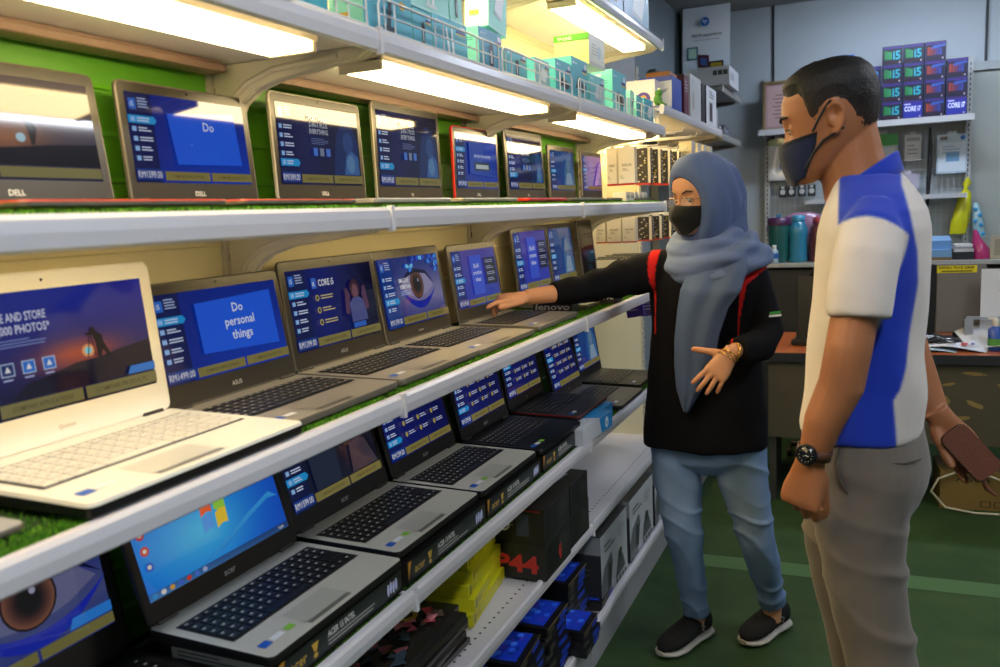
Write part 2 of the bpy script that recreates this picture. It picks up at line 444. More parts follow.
fence(.6, 1.28, 'white wire fence on the top shelf in front of the white router')
fence(1.32, 1.84, 'white wire fence on the top shelf in front of the antenna boxes')
fence(1.86, 2.36, 'white wire fence on the top shelf below the tall leaning box')
fence(2.42, 2.92, 'white wire fence on the top shelf before the white topped box')
fence(2.95, 3.46, 'white wire fence on the top shelf before the leaning pale boxes')
# ------------------------------------------------------------------ screens (what each display shows)
class Scr:
    def __init__(s, w, h): s.mb = MB(); s.k = 0; s.sx = w/16; s.sy = h/9; s.w = w; s.h = h
    def _z(s): s.k += 1; return s.k*.00012
    def P(s, pts, c):
        z = s._z(); s.mb.add([(x*s.sx-s.w/2, y*s.sy, z) for x, y in pts], [tuple(range(len(pts)))], 0, c)
    def rect(s, x0, y0, x1, y1, c): s.P([(x0, y0), (x1, y0), (x1, y1), (x0, y1)], c)
    def ell(s, cx, cy, rx, ry, c, n=20, rot=0):
        ca, sa = math.cos(rot), math.sin(rot)
        s.P([(cx+rx*math.cos(2*PI*i/n)*ca-ry*math.sin(2*PI*i/n)*sa, cy+rx*math.cos(2*PI*i/n)*sa+ry*math.sin(2*PI*i/n)*ca) for i in range(n)], c)
    def grad(s, x0, y0, x1, y1, f, nx=10, ny=8):
        """grid with a colour per corner from f(u, v)"""
        z = s._z(); vs = []; cs = []; fs = []
        for j in range(ny+1):
            for i in range(nx+1):
                vs.append(((x0+(x1-x0)*i/nx)*s.sx-s.w/2, (y0+(y1-y0)*j/ny)*s.sy, z)); cs.append(f(i/nx, j/ny))
        for j in range(ny):
            for i in range(nx): a = j*(nx+1)+i; fs.append((a, a+1, a+nx+2, a+nx+1))
        s.mb.add(vs, fs, 0, cs)
    def t(s, st, x, y, h, c='#ffffff', wmax=None, align='l', bold=.008, w=None):
        z = s._z(); s.mb.text(st, x*s.sx-s.w/2, y*s.sy, h*s.sy, c, z=z, bold=bold, align=align, w=None if w is None else w*s.sx, wmax=None if wmax is None else wmax*s.sx)
def mixc(a, b, t):
    t = max(0, min(1, t)); a = a.lstrip('#'); b = b.lstrip('#')
    return '#'+''.join('%02x' % int(int(a[i:i+2], 16)*(1-t)+int(b[i:i+2], 16)*t) for i in (0, 2, 4))
def fine_lines(s, x, y, n, w, c, h=.09, dy=.2, seed=1):
    rnd = random.Random(seed)
    for i in range(n): s.rect(x, y-i*dy-h, x+w*rnd.uniform(.6, 1), y-i*dy, c)
def kiosk(s, price, hi=1, bg='#0d1c66', gold=True):
    s.rect(0, 0, 3.1, 9, mixc(bg, '#0a1240', .3))
    s.rect(.35, 7.3, 1.2, 8.4, '#2c6fd8'); s.t('i5', .5, 7.6, .5, '#dff0ff'); fine_lines(s, 1.4, 8.5, 4, 1.5, '#b8c8ee', .12, .28, 3)
    for i in range(5):
        y = 6.3-i*.98
        if i == hi: s.P([(0, y-.38), (3.1, y-.38), (3.45, y+.0), (3.1, y+.42), (0, y+.42)], '#21a0e6')
        s.rect(.3, y-.22, .8, y+.25, '#9cc8ff'); fine_lines(s, 1.05, y+.22, 2, 1.6, '#d7e4ff', .13, .27, i)
    s.rect(.0, .25, 3.25, 1.35, '#173f94'); s.t(price, .15, .45, .68, '#ffffff', w=2.9, bold=0)
    if gold:
        s.rect(3.45, .2, 9.5, 1.15, '#8c8146'); s.rect(9.75, .2, 15.9, 1.15, '#8c8146')
        s.t('COMPARE APPLICATIONS', 6.5, .5, .32, '#5c5430', wmax=4.2, align='c'); s.t('COMPARE PRODUCTS', 12.8, .5, .32, '#5c5430', wmax=4.2, align='c')
def scr(kind, w, h, price='RM1599.00'):
    s = Scr(w, h); rnd = random.Random(hash(kind) % 97 if False else len(kind))
    if kind == 'photos':
        def f(u, v):
            c = mixc('#2a1c50', '#1d2a9a', v*1.15)
            g = math.exp(-((u-.62)**2/.05+(v-.42)**2/.016)); c = mixc(c, '#d9603a', g*.95)
            c = mixc(c, '#0d0f2c', max(0, .36-v)*2.6)
            return mixc(c, '#101a66', max(0, .35-u)*1.6)
        s.grad(0, 0, 16, 9, f, 22, 14)
        s.P([(4.5, 1.3), (16, 1.3), (16, 3.9), (13, 3.5), (11.5, 3.2), (9.5, 3.1), (7.5, 2.6), (5.8, 2.3)], '#14112b')
        s.ell(10.6, 3.85, .5, .5, '#ffb070'); s.ell(10.6, 3.85, .28, .28, '#8ff0ff')
        k = '#0c0a18'   # photographer with tripod
        s.P([(11.3, 3.2), (11.6, 3.2), (11.95, 4.2), (11.9, 4.9), (11.4, 5.3), (11.1, 5.1), (11.25, 4.4)], k); s.P([(11.6, 4.1), (12.0, 4.2), (12.4, 3.2), (12.15, 3.1)], k)
        s.ell(11.15, 5.35, .26, .28, k); s.rect(10.6, 5.0, 11.1, 5.25, k); s.P([(10.8, 5.0), (10.88, 5.0), (10.55, 3.3), (10.45, 3.3)], k); s.P([(10.9, 5.0), (10.98, 5.0), (11.2, 3.3), (11.1, 3.3)], k)
        s.rect(0, 0, 3.0, 9, '#0f1c6e'); s.P([(0, 3.2), (2.6, 3.2), (3.0, 3.75), (2.6, 4.3), (0, 4.3)], '#23b6ee')
        for i in range(3): s.rect(.4, 5.2+i*1.1, 2.3, 5.9+i*1.1, '#1b3aa0')
        s.t('TAKE AND STORE', 3.6, 6.9, .62, '#e8ecff', w=4.2, bold=.012); s.t('155,000 PHOTOS*', 3.6, 6.0, .62, '#e8ecff', w=4.35, bold=.012)
        fine_lines(s, 3.6, 5.6, 3, 4.2, '#8fa0d8', .07, .22)
        for i in range(3):
            x = 4.5+i*1.45; c = ['#1c3274', '#2a7ae0', '#2a7ae0'][i]; s.rect(x-.46, 3.05, x+.46, 4.0, '#cfe2ff'); s.rect(x-.4, 3.12, x+.4, 3.93, c); s.P([(x-.2, 3.35), (x+.2, 3.35), (x, 3.8)], '#ffffff')
            fine_lines(s, x-.4, 2.85, 1, 1., '#c5d2ff', .1)
        s.rect(.0, .3, 3.1, 1.5, '#1f6fc8'); s.t(price, .2, .55, .75, '#ffffff', w=2.6, bold=0)
        s.rect(3.5, .2, 9.5, 1.15, '#8c8350'); s.rect(9.75, .2, 15.9, 1.15, '#8c8350')
        s.t('COMPARE APPLICATIONS', 6.5, .5, .36, '#5c5430', wmax=4.4, align='c'); s.t('COMPARE PRODUCTS', 12.8, .5, .36, '#5c5430', wmax=4.4, align='c')
        s.P([(13.4, 1.3), (15.9, 1.3), (15.9, 1.95), (13.7, 1.95)], '#2f86e4')
    elif kind in ('do', 'do1', 'economy'):
        s.grad(0, 0, 16, 9, lambda u, v: mixc(mixc('#0b2c9e', '#0d47d0', u), '#081c78', v*.5+abs(u-.5)*.4))
        kiosk(s, price, 0)
        s.P([(5.3, 1.9), (14.6, 2.1), (14.2, 7.9), (4.7, 7.2)] if kind == 'do1' else [(4.6, 2.4), (14.8, 1.9), (14.8, 8.0), (4.6, 7.6)], '#1f62f2' if kind != 'economy' else '#2348b4')
        if kind == 'do':
            for i, q in enumerate(('Do', 'personal', 'things')): s.t(q, 9.9, 6.2-i*1.45, .95, '#eef4ff', align='c', bold=.012)
        elif kind == 'do1': s.t('Do', 10.2, 5.7, .95, '#dfe8ff', align='c', bold=.012); fine_lines(s, 7.4, 4.1, 1, .3, '#9fb6ff')
        else:
            s.t('that turn the economy', 9.6, 5.2, .62, '#dfe8ff', w=6.6, align='c'); s.rect(6.4, 3.0, 12.4, 4.4, '#39484f'); s.rect(6.9, 3.3, 11.9, 4.0, '#c2cdd2')
    elif kind == 'core':
        s.grad(0, 0, 16, 9, lambda u, v: mixc('#0c1c7c', '#050a2c', abs(u-.35)*1.6))
        kiosk(s, price, 0, '#0b1a60')
        s.rect(3.9, 6.7, 4.7, 7.9, '#3c70d8'); s.t('i5', 4.02, 7.0, .45); s.t('CORE i5', 5.1, 6.9, .75, '#ffffff', wmax=2.8, bold=.012)
        for i in range(3): s.ell(4.5, 5.6-i*1.4, .33, .36, '#c8b870'); s.ell(4.5, 5.6-i*1.4, .2, .22, '#3a3a30'); fine_lines(s, 5.1, 5.85-i*1.4, 2, 2.4, '#d4c27c', .13, .3, i)
        s.ell(11.6, 5.9, 1.0, 1.25, '#3a1d2c'); s.ell(11.6, 5.7, .62, .85, '#7a4e5c'); s.P([(10.2, 2.0), (13.4, 2.0), (13.2, 4.4), (12.2, 4.9), (11, 4.9), (10.2, 4.3)], '#525a94')
        s.P([(9.2, 3.2), (9.9, 3.0), (10.5, 5.3), (10.0, 6.2), (9.6, 6.1)], '#5c3a58'); s.P([(13.2, 3.1), (14.0, 3.4), (13.7, 6.3), (13.1, 6.1), (12.8, 5.2)], '#5c3a58')
        s.P([(10.3, 1.3), (12.8, 1.3), (12.8, 1.9), (10.3, 1.9)], '#2f6ad0')
    elif kind in ('eye', 'eyebig'):
        q_ = '#8f86b0' if kind == 'eye' else '#4c5488'
        s.grad(0, 0, 16, 9, lambda u, v: mixc(mixc(q_, '#1c2c84', abs(v-.42)*1.9), '#12287c', max(0, .45-u)*2.2))
        k = 1.25 if kind == 'eyebig' else 1
        cx, cy = (9.2, 4.9) if kind == 'eye' else (9.9, 5.0)
        s.P([(cx+q*k*5.6*.9, cy-3.1*k*(1-(q)**2)-.4*q) for q in [i/6-1 for i in range(13)]] + [(cx+q*k*5.6*.9, cy-2.1*k*(1-q*q)-.4*q) for q in [1-i/6 for i in range(13)]][1:-1], '#1f2fb4')
        s.P([(cx-4.6*k, cy+.3), (cx-2.4*k, cy+1.7*k), (cx, cy+2.1*k), (cx+2.6*k, cy+1.6*k), (cx+4.4*k, cy-.2), (cx+2.4*k, cy-1.1*k), (cx, cy-1.6*k), (cx-2.6*k, cy-1.1*k)], '#9a92b8' if kind == 'eye' else '#6a6c96')
        s.ell(cx, cy+.2*k, 1.75*k, 1.95*k, '#1c1018'); [s.ell(cx, cy+.2*k, (1.6-.11*q)*k, (1.8-.12*q)*k, mixc('#80503e', '#241216', q/7)) for q in range(8)]; s.ell(cx, cy+.2*k, .72*k, .82*k, '#0e080c'); s.ell(cx+.35, cy+.75*k, .2*k, .24*k, '#a8a4c0')
        s.P([(cx-4.7*k, cy+.3), (cx-2.4*k, cy+1.9*k), (cx, cy+2.4*k), (cx+2.7*k, cy+1.9*k), (cx+4.8*k, cy-.1), (cx+2.6*k, cy+1.45*k), (cx, cy+1.85*k), (cx-2.4*k, cy+1.4*k)], '#10103a')
        rr = random.Random(5)
        for i in range(26):
            a = rr.uniform(-.2, 1); x_ = min(15.4, cx+(rr.uniform(-2.5, 7))*k); y_ = min(8.6, cy+2.3+rr.uniform(.1, 3.2)-abs(x_-cx)*.1)
            if y_ > cy+1.9: s.ell(x_, y_, .5, .3, ['#2a8cff', '#1b55e0', '#7ad0ff', '#10209a'][i % 4], 6, a)
        if kind == 'eye': s.rect(0, 0, 0.1, 0.1, '#000000')
        kiosk(s, price, 3, '#1550b8') if kind == 'eye' else (s.rect(3.45, .2, 9.5, 1.15, '#7a7644'), s.rect(9.75, .2, 15.9, 1.15, '#7a7644'), s.rect(0, 0, 3.2, 9, '#0f1f6a'), s.P([(12.2, 1.3), (15.9, 1.3), (15.9, 2.2), (12.6, 2.2)], '#2f86e4'))
        s.t('IMAGINE', 4.0, 5.6, .6, '#ffffff', wmax=2.4) if kind == 'eye' else s.t('IN DETAIL', 3.6, 4.9, .7, '#d5e2ff', wmax=2.6)
        if kind == 'eye': s.t('SOMETHING', 4.0, 4.8, .5, '#ffffff', wmax=2.8); fine_lines(s, 4, 4.5, 3, 2.6, '#b8c8ff', .08, .22)
    elif kind == 'portrait':      # heading, three icons, figure in a hat at the right
        s.grad(0, 0, 16, 9, lambda u, v: mixc('#16205c', '#0e1230', abs(u-.3)*1.4))
        s.P([(10.2, 1.2), (15.6, 1.2), (15.8, 5.0), (14.5, 7.4), (12.6, 7.8), (11.2, 6), (10.6, 3.5)], '#15306a')
        s.ell(13.6, 5.1, 1.1, 1.3, '#284a86'); s.P([(12.4, 1.3), (15.7, 1.3), (15.6, 3.4), (14.3, 4.2), (13, 3.6)], '#3567a8'); s.ell(13.9, 2.6, .9, 1.1, '#5b86b4')
        kiosk(s, price, 4, '#11195a')
        for i, q in enumerate(('PORTABLE', '2-IN-1 PLUS', 'EVERYTHING')): s.t(q, 5.6, 7.3-i*.75, .55, '#d8dde8', w=3.6, bold=.008)
        fine_lines(s, 5.8, 5.3, 4, 3.6, '#7885b8', .06, .2)
        for i in range(3): s.rect(6.0+i*1.25, 3.3, 6.8+i*1.25, 4.2, ['#4c7ce0', '#7f8ca4', '#4c7ce0'][i])
    elif kind in ('grid', 'list'):
        s.grad(0, 0, 16, 9, lambda u, v: mixc('#1a2484', '#12164a', u*.7+v*.3))
        kiosk(s, price, 4 if kind == 'grid' else 1, '#142280')
        for j in range(4):
            for i in range(3):
                x = 4.4+i*3.7; y = 7.2-j*1.5; s.ell(x, y, .3, .34, '#b4a45a'); fine_lines(s, x+.55, y+.25, 2, 2.0, '#c9cfe8', .13, .28, i+j)
    elif kind == 'panel':
        s.grad(0, 0, 16, 9, lambda u, v: mixc('#2a3cc0', '#6a4a9a', v*.7))
        kiosk(s, price, 2, '#26379c'); s.rect(5.8, 1.7, 10.0, 8.0, '#3d5be0'); s.rect(11, 3.0, 15.2, 7.4, '#1c2444')
        for i, q in enumerate(('Build', 'creative', 'ideas')): s.t(q, 7.9, 6-i*1.1, .7, '#e6ecff', align='c', wmax=3.4)
        for i in range(4): fine_lines(s, 11.4, 7-i, 2, 3.2, '#b8bcdc', .12, .3, i)
    elif kind == 'violet':
        s.grad(0, 0, 16, 9, lambda u, v: mixc('#3d34b8', '#9a58b4', v*.8+u*.2))
        kiosk(s, price, 1, '#3b2c9c'); s.P([(9, 1.3), (12, 1.3), (16, 6), (16, 8), (13, 7)], '#a36ad0'); fine_lines(s, 4.5, 7.4, 5, 5, '#c9b8ff', .12, .5)
    elif kind == 'blueman':
        s.grad(0, 0, 16, 9, lambda u, v: mixc('#1e3e90', '#27508c', v))
        kiosk(s, price, 2, '#1b3080'); s.P([(8, 1.2), (15.5, 1.2), (14.8, 5.2), (12.6, 7.6), (10, 7.2), (8.5, 4.5)], '#3f6e9c'); s.ell(11.4, 5.6, 1.2, 1.5, '#6b86a6'); s.P([(9, 1.3), (14.2, 1.3), (13, 4), (10.2, 4.1)], '#8fa6c0')
    elif kind == 'video':
        s.grad(0, 0, 16, 9, lambda u, v: mixc('#0d1536', '#1c1c2c', u))
        kiosk(s, price, 3, '#0e1a50', True)
        s.ell(10.9, 6.4, 1.5, 1.9, '#3b2a30'); s.ell(11.2, 6.0, .75, 1.2, '#5c4148'); s.P([(4, 1.3), (8.4, 1.3), (8.8, 5.8), (6.6, 7.2), (4, 6)], '#222c44'); s.P([(10.6, 1.3), (15.5, 1.3), (14.2, 4.5), (12.5, 5.2), (11.2, 4.6)], '#4a3f4c')
    elif kind == 'win':
        s.grad(0, 0, 16, 9, lambda u, v: mixc(mixc('#4cd0ff', '#1078f0', min(1, math.hypot(u-.42, (v-.4))*1.7)), '#0a4cd0', max(0, u-.55)*1.6), 22, 14)
        for i, (q, n_) in enumerate((('#2c94ec', 5), ('#3ca4f0', 4))):
            s.P([(5+i, .6), (8.5, 1.5+i*.3), (11.5, 3.0), (14.8, 3.8+i*.3), (15.8, 3.4), (14.5, 3.5+i*.2), (11.7, 2.6), (8.6, 1.2+i*.2)], q)
        cx, cy = 8.3, 4.55
        def pane(x0, y0, c):
            pts = []
            for i in range(7): u = i/6; pts.append((cx+(x0+u*1.25), cy+y0+.28*math.sin(u*2.6+(0 if x0 < 0 else 2.2))-.1))
            for i in range(7): u = 1-i/6; pts.append((cx+(x0+u*1.25)+.12, cy+y0+1.35+.28*math.sin(u*2.6+(0 if x0 < 0 else 2.2))-.1))
            s.P(pts, c)
        pane(-1.5, .1, '#ff6a34'); pane(.0, .1, '#a4e048'); pane(-1.62, -1.4, '#58aaff'); pane(-.12, -1.4, '#ffd838')
        s.grad(0, 0, 16, .6, lambda u, v: mixc('#4a8ccc', '#16306c', u*.6+v*.3), 6, 2)
        for i, c in enumerate(['#2a9ae0', '#e8e8e8', '#e0a83c', '#4a6ae0', '#d84030', '#4a7ae8', '#a8b8e0']): s.ell(.5+i*.85, .32, .26, .22, c, 8)
        for j, c in enumerate(['#3a62d8', '#d83a2c', '#c82828', '#d84c3c', '#2c6ad8']):
            s.ell(.75, 8.1-j*1.35, .42, .42, c, 8); s.ell(.75, 8.1-j*1.35, .2, .2, '#f2e8d8', 6)
        s.ell(2.1, 8.3, .4, .4, '#d84030', 8); s.rect(1.75, 6.5, 2.3, 7.2, '#dfe8f2'); s.t('12:30', 14.6, .2, .25, '#ffffff')
    elif kind == 'sunset':
        def f(u, v):
            c = mixc('#1c2450', '#8a7468', v*1.1); return mixc(c, '#c47a48', math.exp(-((u-.5)**2/.05+(v-.42)**2/.03))*.8)
        s.grad(0, 0, 16, 9, f, 16, 10)
        s.P([(0, 1.3), (16, 1.3), (16, 3.4), (12, 3.2), (9, 2.9), (6, 2.6), (0, 2.2)], '#1f2130'); s.ell(9.2, 3.7, .4, .4, '#bfe4f4')
        s.P([(10, 3.1), (10.3, 3.1), (10.7, 4.6), (10.2, 5.3), (9.8, 4.9)], '#33292c'); s.ell(9.9, 5.4, .3, .32, '#33292c')
        for i in range(2): s.rect(1.0+i*2.2, 3.3, 2.2+i*2.2, 4.4, '#5a7ae8')
        fine_lines(s, 1.0, 6.7, 3, 2.2, '#d8d8d8', .12, .4); s.rect(0, .2, 6.6, 1.15, '#8f8758'); s.rect(6.9, .2, 15.9, 1.15, '#8f8758')
    elif kind == 'off':
        s.rect(0, 0, 16, 9, '#15130f')
    if kind != 'off': pass
    else: s.mb.c = [lin('#141110')]*len(s.mb.c)
    return s.mb

# ------------------------------------------------------------------ laptops
KEYM = mat('key_black', '#1b1a1a', .42); KEYW = mat('key_white', '#e6e2d6', .45); LEGM = mat('key_legend', '#c8c5b8', .5)
def laptop(label, y0, y1, hx, z, depth=.24, lh=.22, tilt=8, th=.022, shell='#6c665b', deck='#a9a294', bezel='#6a6459', screen='do', price='RM1599.00', brand='', bcol='#c8c8c8', yaw=0, keys='black', group='laptops on display', bz=(.016, .018, .034), marks=1, edge=None, side=None, cat='laptop', rim=None):
    w = y1-y0; W2 = w/2
    t = thing('laptop', label, cat, (hx, (y0+y1)/2, z), R(90+yaw), group)
    mS = mat('shell_'+shell[1:], shell, .38, .25 if shell not in ('#ece8dc', '#efeadf') else 0, spec=.5)
    mD = mat('deck_'+deck[1:], deck, .36, .12 if deck not in ('#ece8dc', '#141414') else 0)
    mBz = mat('bezel_'+bezel[1:], bezel, .3)
    # base: rounded slab thinner towards the front
    mb = MB(); ring = rrect(w, depth, .012, 4, 0, -depth/2+.008)
    def tk(y): return th*(.78+.22*(1+min(0, y)/depth))
    lay = [(0, .94), (.28, 1.), (.8, 1.), (1., .992)]
    rings = [[(x*k, (y+depth/2)*k-depth/2, .002+(tk(y)-.002)*q) for x, y in ring] for q, k in lay]
    mb.loft(rings[:3], 3 if side else 0, smooth=False, caps=False); mb.add(rings[0], [tuple(reversed(range(len(ring))))], 3 if side else 0)
    mb.loft(rings[2:], 0 if edge is None else 2, smooth=False, caps=False); mb.add(rings[3], [tuple(range(len(ring)))], 1)
    for i in range(4): mb.box((W2*(-.99), -depth*.25-i*.022, th*.5), (.004, .013, .005), 3)
    base = mb.build('base', [mS, mD, mat('edge_'+(edge or '#000000')[1:], edge or '#000000', .35), mat('port_black', '#0c0c0c', .4)], t)
    sl = -th*.22/depth   # deck slope
    D = Matrix.Translation((0, 0, 0)) @ Matrix.Shear('XY', 4, (0, 0)) if False else Matrix.Identity(4)
    def dz(y): return tk(y)+.0006
    # keyboard
    kb = MB(); kw = w*(.88 if keys != 'num' else .93); ky0, ky1 = -depth*.15, -depth*.60; rows = 6; cols = 15
    kb.prism(rrect(kw+.006, ky0-ky1+.006, .004, 2, 0, (ky0+ky1)/2), 0, 1, 2) if False else None
    kb.quad([(-kw/2-.004, ky1-.004, dz(ky1-.004)), (kw/2+.004, ky1-.004, dz(ky1-.004)), (kw/2+.004, ky0+.004, dz(ky0+.004)), (-kw/2-.004, ky0+.004, dz(ky0+.004))], 2)
    rh = (ky0-ky1)/rows; cw = kw/cols
    for r_ in range(rows):
        y = ky1+rh*(r_+.5); c = 0
        while c < cols:
            span = 5 if (r_ == 0 and c == 4) else (2 if c >= cols-2 and r_ in (1, 2) else 1); span = min(span, cols-c)
            x = -kw/2+cw*(c+span/2); zz = dz(y)
            kb.box((x, y, zz+.0009), (cw*span-.0028, (rh-.0028)*(.8 if r_ == rows-1 else 1), .0018), 0)
            if marks and span == 1: kb.quad([(x-cw*.22, y+rh*.0, zz+.0020), (x+cw*.04, y+rh*.0, zz+.0020), (x+cw*.04, y+rh*.22, zz+.0020), (x-cw*.22, y+rh*.22, zz+.0020)], 1)
            c += span
    kb.build('keyboard', [KEYW if keys == 'white' else KEYM, LEGM if keys != 'white' else mat('legend_grey', '#b5b0a2', .5), mat('key_well', '#2a2926' if keys != 'white' else '#d8d3c4', .5)], t)
    # touchpad
    tp = MB(); a, b_ = -depth*.68, -depth*.93; pw = w*.15; px = -w*.06
    tp.quad([(px-pw, b_, dz(b_)+.0002), (px+pw, b_, dz(b_)+.0002), (px+pw, a, dz(a)+.0002), (px-pw, a, dz(a)+.0002)], 0)
    tp.quad([(px-pw*.98, b_, dz(b_)+.0004), (px+pw*.98, b_, dz(b_)+.0004), (px+pw*.98, b_+.010, dz(b_+.01)+.0004), (px-pw*.98, b_+.010, dz(b_+.01)+.0004)], 1)
    tp.build('touchpad', [mat('pad_'+deck[1:], mixc(deck, '#000000', .06), .3, .2), mat('pad_key_'+deck[1:], mixc(deck, '#000000', .35), .3, .4)], t)
    # stickers
    sk = MB()
    for i, (c, x_, sw, sh_) in enumerate((('#2a62c4', -W2+.030, .020, .016), ('#e9e9ea', -W2+.058, .026, .012))+((('#8cc83c', -W2+.088, .018, .014),) if brand == 'acer' else ())):
        y = -depth*.82; sk.quad([(x_-sw/2, y-sh_/2, dz(y-sh_/2)+.0003), (x_+sw/2, y-sh_/2, dz(y-sh_/2)+.0003), (x_+sw/2, y+sh_/2, dz(y+sh_/2)+.0003), (x_-sw/2, y+sh_/2, dz(y+sh_/2)+.0003)], 0, c)
    sk.build('sticker', PRINT, t)['kind'] = 'thing'
    # hinges
    for s_ in (-1, 1): MB().tube([(s_*W2*.8-.02, .004, th), (s_*W2*.8+.02, .004, th)], .006, 10).build('hinge', mat('hinge_dark', '#3c3934', .4, .4), t)
    # lid in its own tilted frame (x across, y up the lid, z towards the viewer)
    a = R(tilt); L = Matrix.Translation((0, .002, th+.001)) @ Matrix.Rotation(R(90)-a if False else R(90), 4, 'X')
    L = Matrix.Translation((0, .002, th+.001)) @ Matrix.Rotation(-a, 4, 'X') @ Matrix.Rotation(R(90), 4, 'X')
    lm = MB(); out = rrect(w, lh, .012, 5, 0, lh/2); ins = rrect(w-.006, lh-.006, .010, 5, 0, lh/2); n = len(out)
    def rg(p, z_): return [(x, y, z_) for x, y in p]
    lm.loft([rg(ins, -.008), rg(out, -.005), rg(out, 0)], 0, M=L, caps=False, smooth=False)
    lm.add(rg(ins, -.008), [tuple(reversed(range(n)))], 0, M=L)
    lm.loft([rg(out, 0), rg(ins, .0012)], 2 if rim else 0, M=L, caps=False, smooth=False); lm.add(rg(ins, .0012), [tuple(range(n))], 1, M=L)
    if brand: lm.text(brand, 0, bz[2]*.36, .008 if len(brand) < 6 else .006, bcol, M=L, mat=3, z=.0018, align='c', bold=.008)
    lid = lm.build('lid', [mS, mBz, mat('rim_'+(rim or '#c0b8a8')[1:], rim or '#c0b8a8', .35), PRINT], t)
    sw, sh_ = w-2*bz[0], lh-bz[1]-bz[2]
    sm = scr(screen, sw, sh_, price)
    sm.v = [tuple(L @ Vector((x, y+bz[2], z_+.0014))) for x, y, z_ in sm.v]
    sm.build('screen', DISPLAY, lid)
    MB().add([(.0022*math.cos(i*PI/4), lh-bz[1]/2+.0022*math.sin(i*PI/4), .0016) for i in range(8)], [tuple(range(8))], 0, M=L).build('webcam', mat('lens_black', '#050505', .1), lid)
    return t

G = 'laptops on the upper shelf'; 
sil = dict(shell='#6c665b', deck='#b0aa9e', bezel='#6b665c')
laptop('grey laptop cut off at the left with a dusky sunset picture, upper shelf', .64, .966, -1.07, 1.4895, .23, .196, 6.5, .014, bezel='#28241c', screen='sunset', brand='DELL', group=G, edge='#b8402c')
laptop('grey laptop on the upper shelf whose blue screen reads only Do', .998, 1.303, -1.07, 1.4895, .23, .195, 4, .014, bezel='#28241c', screen='do1', brand='DELL', group=G, edge='#b8402c')
laptop('silver rimmed laptop on the upper shelf, third from the photo\'s left edge', 1.36, 1.68, -1.07, 1.4895, .23, .215, 1.5, .016, shell='#b5ada0', bezel='#28241c', screen='portrait', brand='DELL', price='RM1599.00', group=G)
laptop('square cornered grey laptop with three line heading, upper shelf beside the red edged one', 1.728, 2.062, -1.07, 1.4895, .23, .232, .8, .016, shell='#98917f', bezel='#28241c', screen='portrait', brand='hp', price='RM1699.00', group=G)
laptop('red edged laptop with an open blue screen on the upper shelf', 2.137, 2.452, -1.07, 1.4895, .23, .208, .5, .016, shell='#c02a20', bezel='#2e2a26', screen='economy', brand='DELL', group=G, rim='#c02a20')
laptop('laptop with a glaring white lamp band across its screen, upper shelf', 2.523, 2.866, -1.07, 1.4895, .23, .228, 3, .016, bezel='#26241f', screen='portrait', brand='hp', group=G)
laptop('bare grey laptop with a hazy blue picture, upper shelf, next to last', 2.80, 3.07, -1.02, 1.4895, .22, .188, 6, .016, bezel='#28241c', screen='blueman', brand='', group=G) if False else None
laptop('grey laptop with a hazy blue picture on the upper shelf, beside the violet one', 2.885, 3.175, -1.06, 1.4895, .22, .196, 2, .016, bezel='#28241c', screen='blueman', brand='', group=G)
laptop('laptop with a violet picture on the upper shelf, next to the hanging packs', 3.19, 3.46, -1.04, 1.4895, .22, .188, 1, .016, bezel='#26231f', screen='violet', brand='', group=G)

G = 'laptops on the middle shelf'; zb = ZB-.004
laptop('big white laptop with white keys showing a sunset photographer, middle shelf', .63, 1.02, -1.055, zb, .275, .243, 5, .030, side=1, shell='#ece8dc', deck='#ece8dc', bezel='#efeadf', screen='photos', price='RM1799.00', brand='Qosmio', bcol='#b8ac90', keys='white', group=G, bz=(.022, .026, .046))
laptop('grey laptop whose screen reads Do personal things, middle shelf', 1.01, 1.355, -1.055, zb, .245, .214, 9, .022, shell='#6c665b', deck='#979082', bezel='#332f27', screen='do', price='RM1499.00', brand='ASUS', group=G, bz=(.014, .02, .040))
laptop('grey laptop with a core processor list beside a woman on its screen, middle shelf', 1.365, 1.718, -1.065, zb, .255, .227, 7, .022, deck='#a39b8b', bezel='#332f27', screen='core', price='RM1399.00', brand='ASUS', group=G, bz=(.018, .022, .036))
laptop('grey laptop with a bright blue painted eye on its screen, middle shelf', 1.712, 2.055, -1.06, zb, .255, .228, 9, .022, deck='#a39b8b', bezel='#36322a', screen='eye', price='RM1399.00', brand='Lenovo', group=G, bz=(.018, .022, .034))
laptop('grey laptop the woman points at, with her finger on its screen', 2.10, 2.43, -1.06, zb, .25, .222, 8, .022, deck='#8f887c', bezel='#3a362d', screen='panel', price='RM1599.00', brand='', group=G, bz=(.018, .02, .036))
laptop('laptop with a lamp glare on top, behind the reaching forearm, middle shelf', 2.60, 2.93, -1.08, zb, .24, .256, 6, .022, bezel='#35322d', screen='panel', price='RM1499.00', brand='', group=G)
laptop('dim blue laptop behind the woman\'s elbow on the middle shelf', 2.965, 3.25, -1.09, zb, .24, .256, 6, .022, bezel='#4a4640', screen='blueman', brand='', group=G)
laptop('switched off brownish laptop at the far end of the middle shelf', 3.265, 3.465, -1.07, zb, .22, .262, 6, .022, bezel='#3c352c', screen='off', brand='', group=G, cat='laptop')
laptop('silver laptop corner peeping in at the left edge on the turf', .23, .598, -1.075, zb, .237, .22, 10, .014, deck='#a8a8a8', screen='do', group=G)

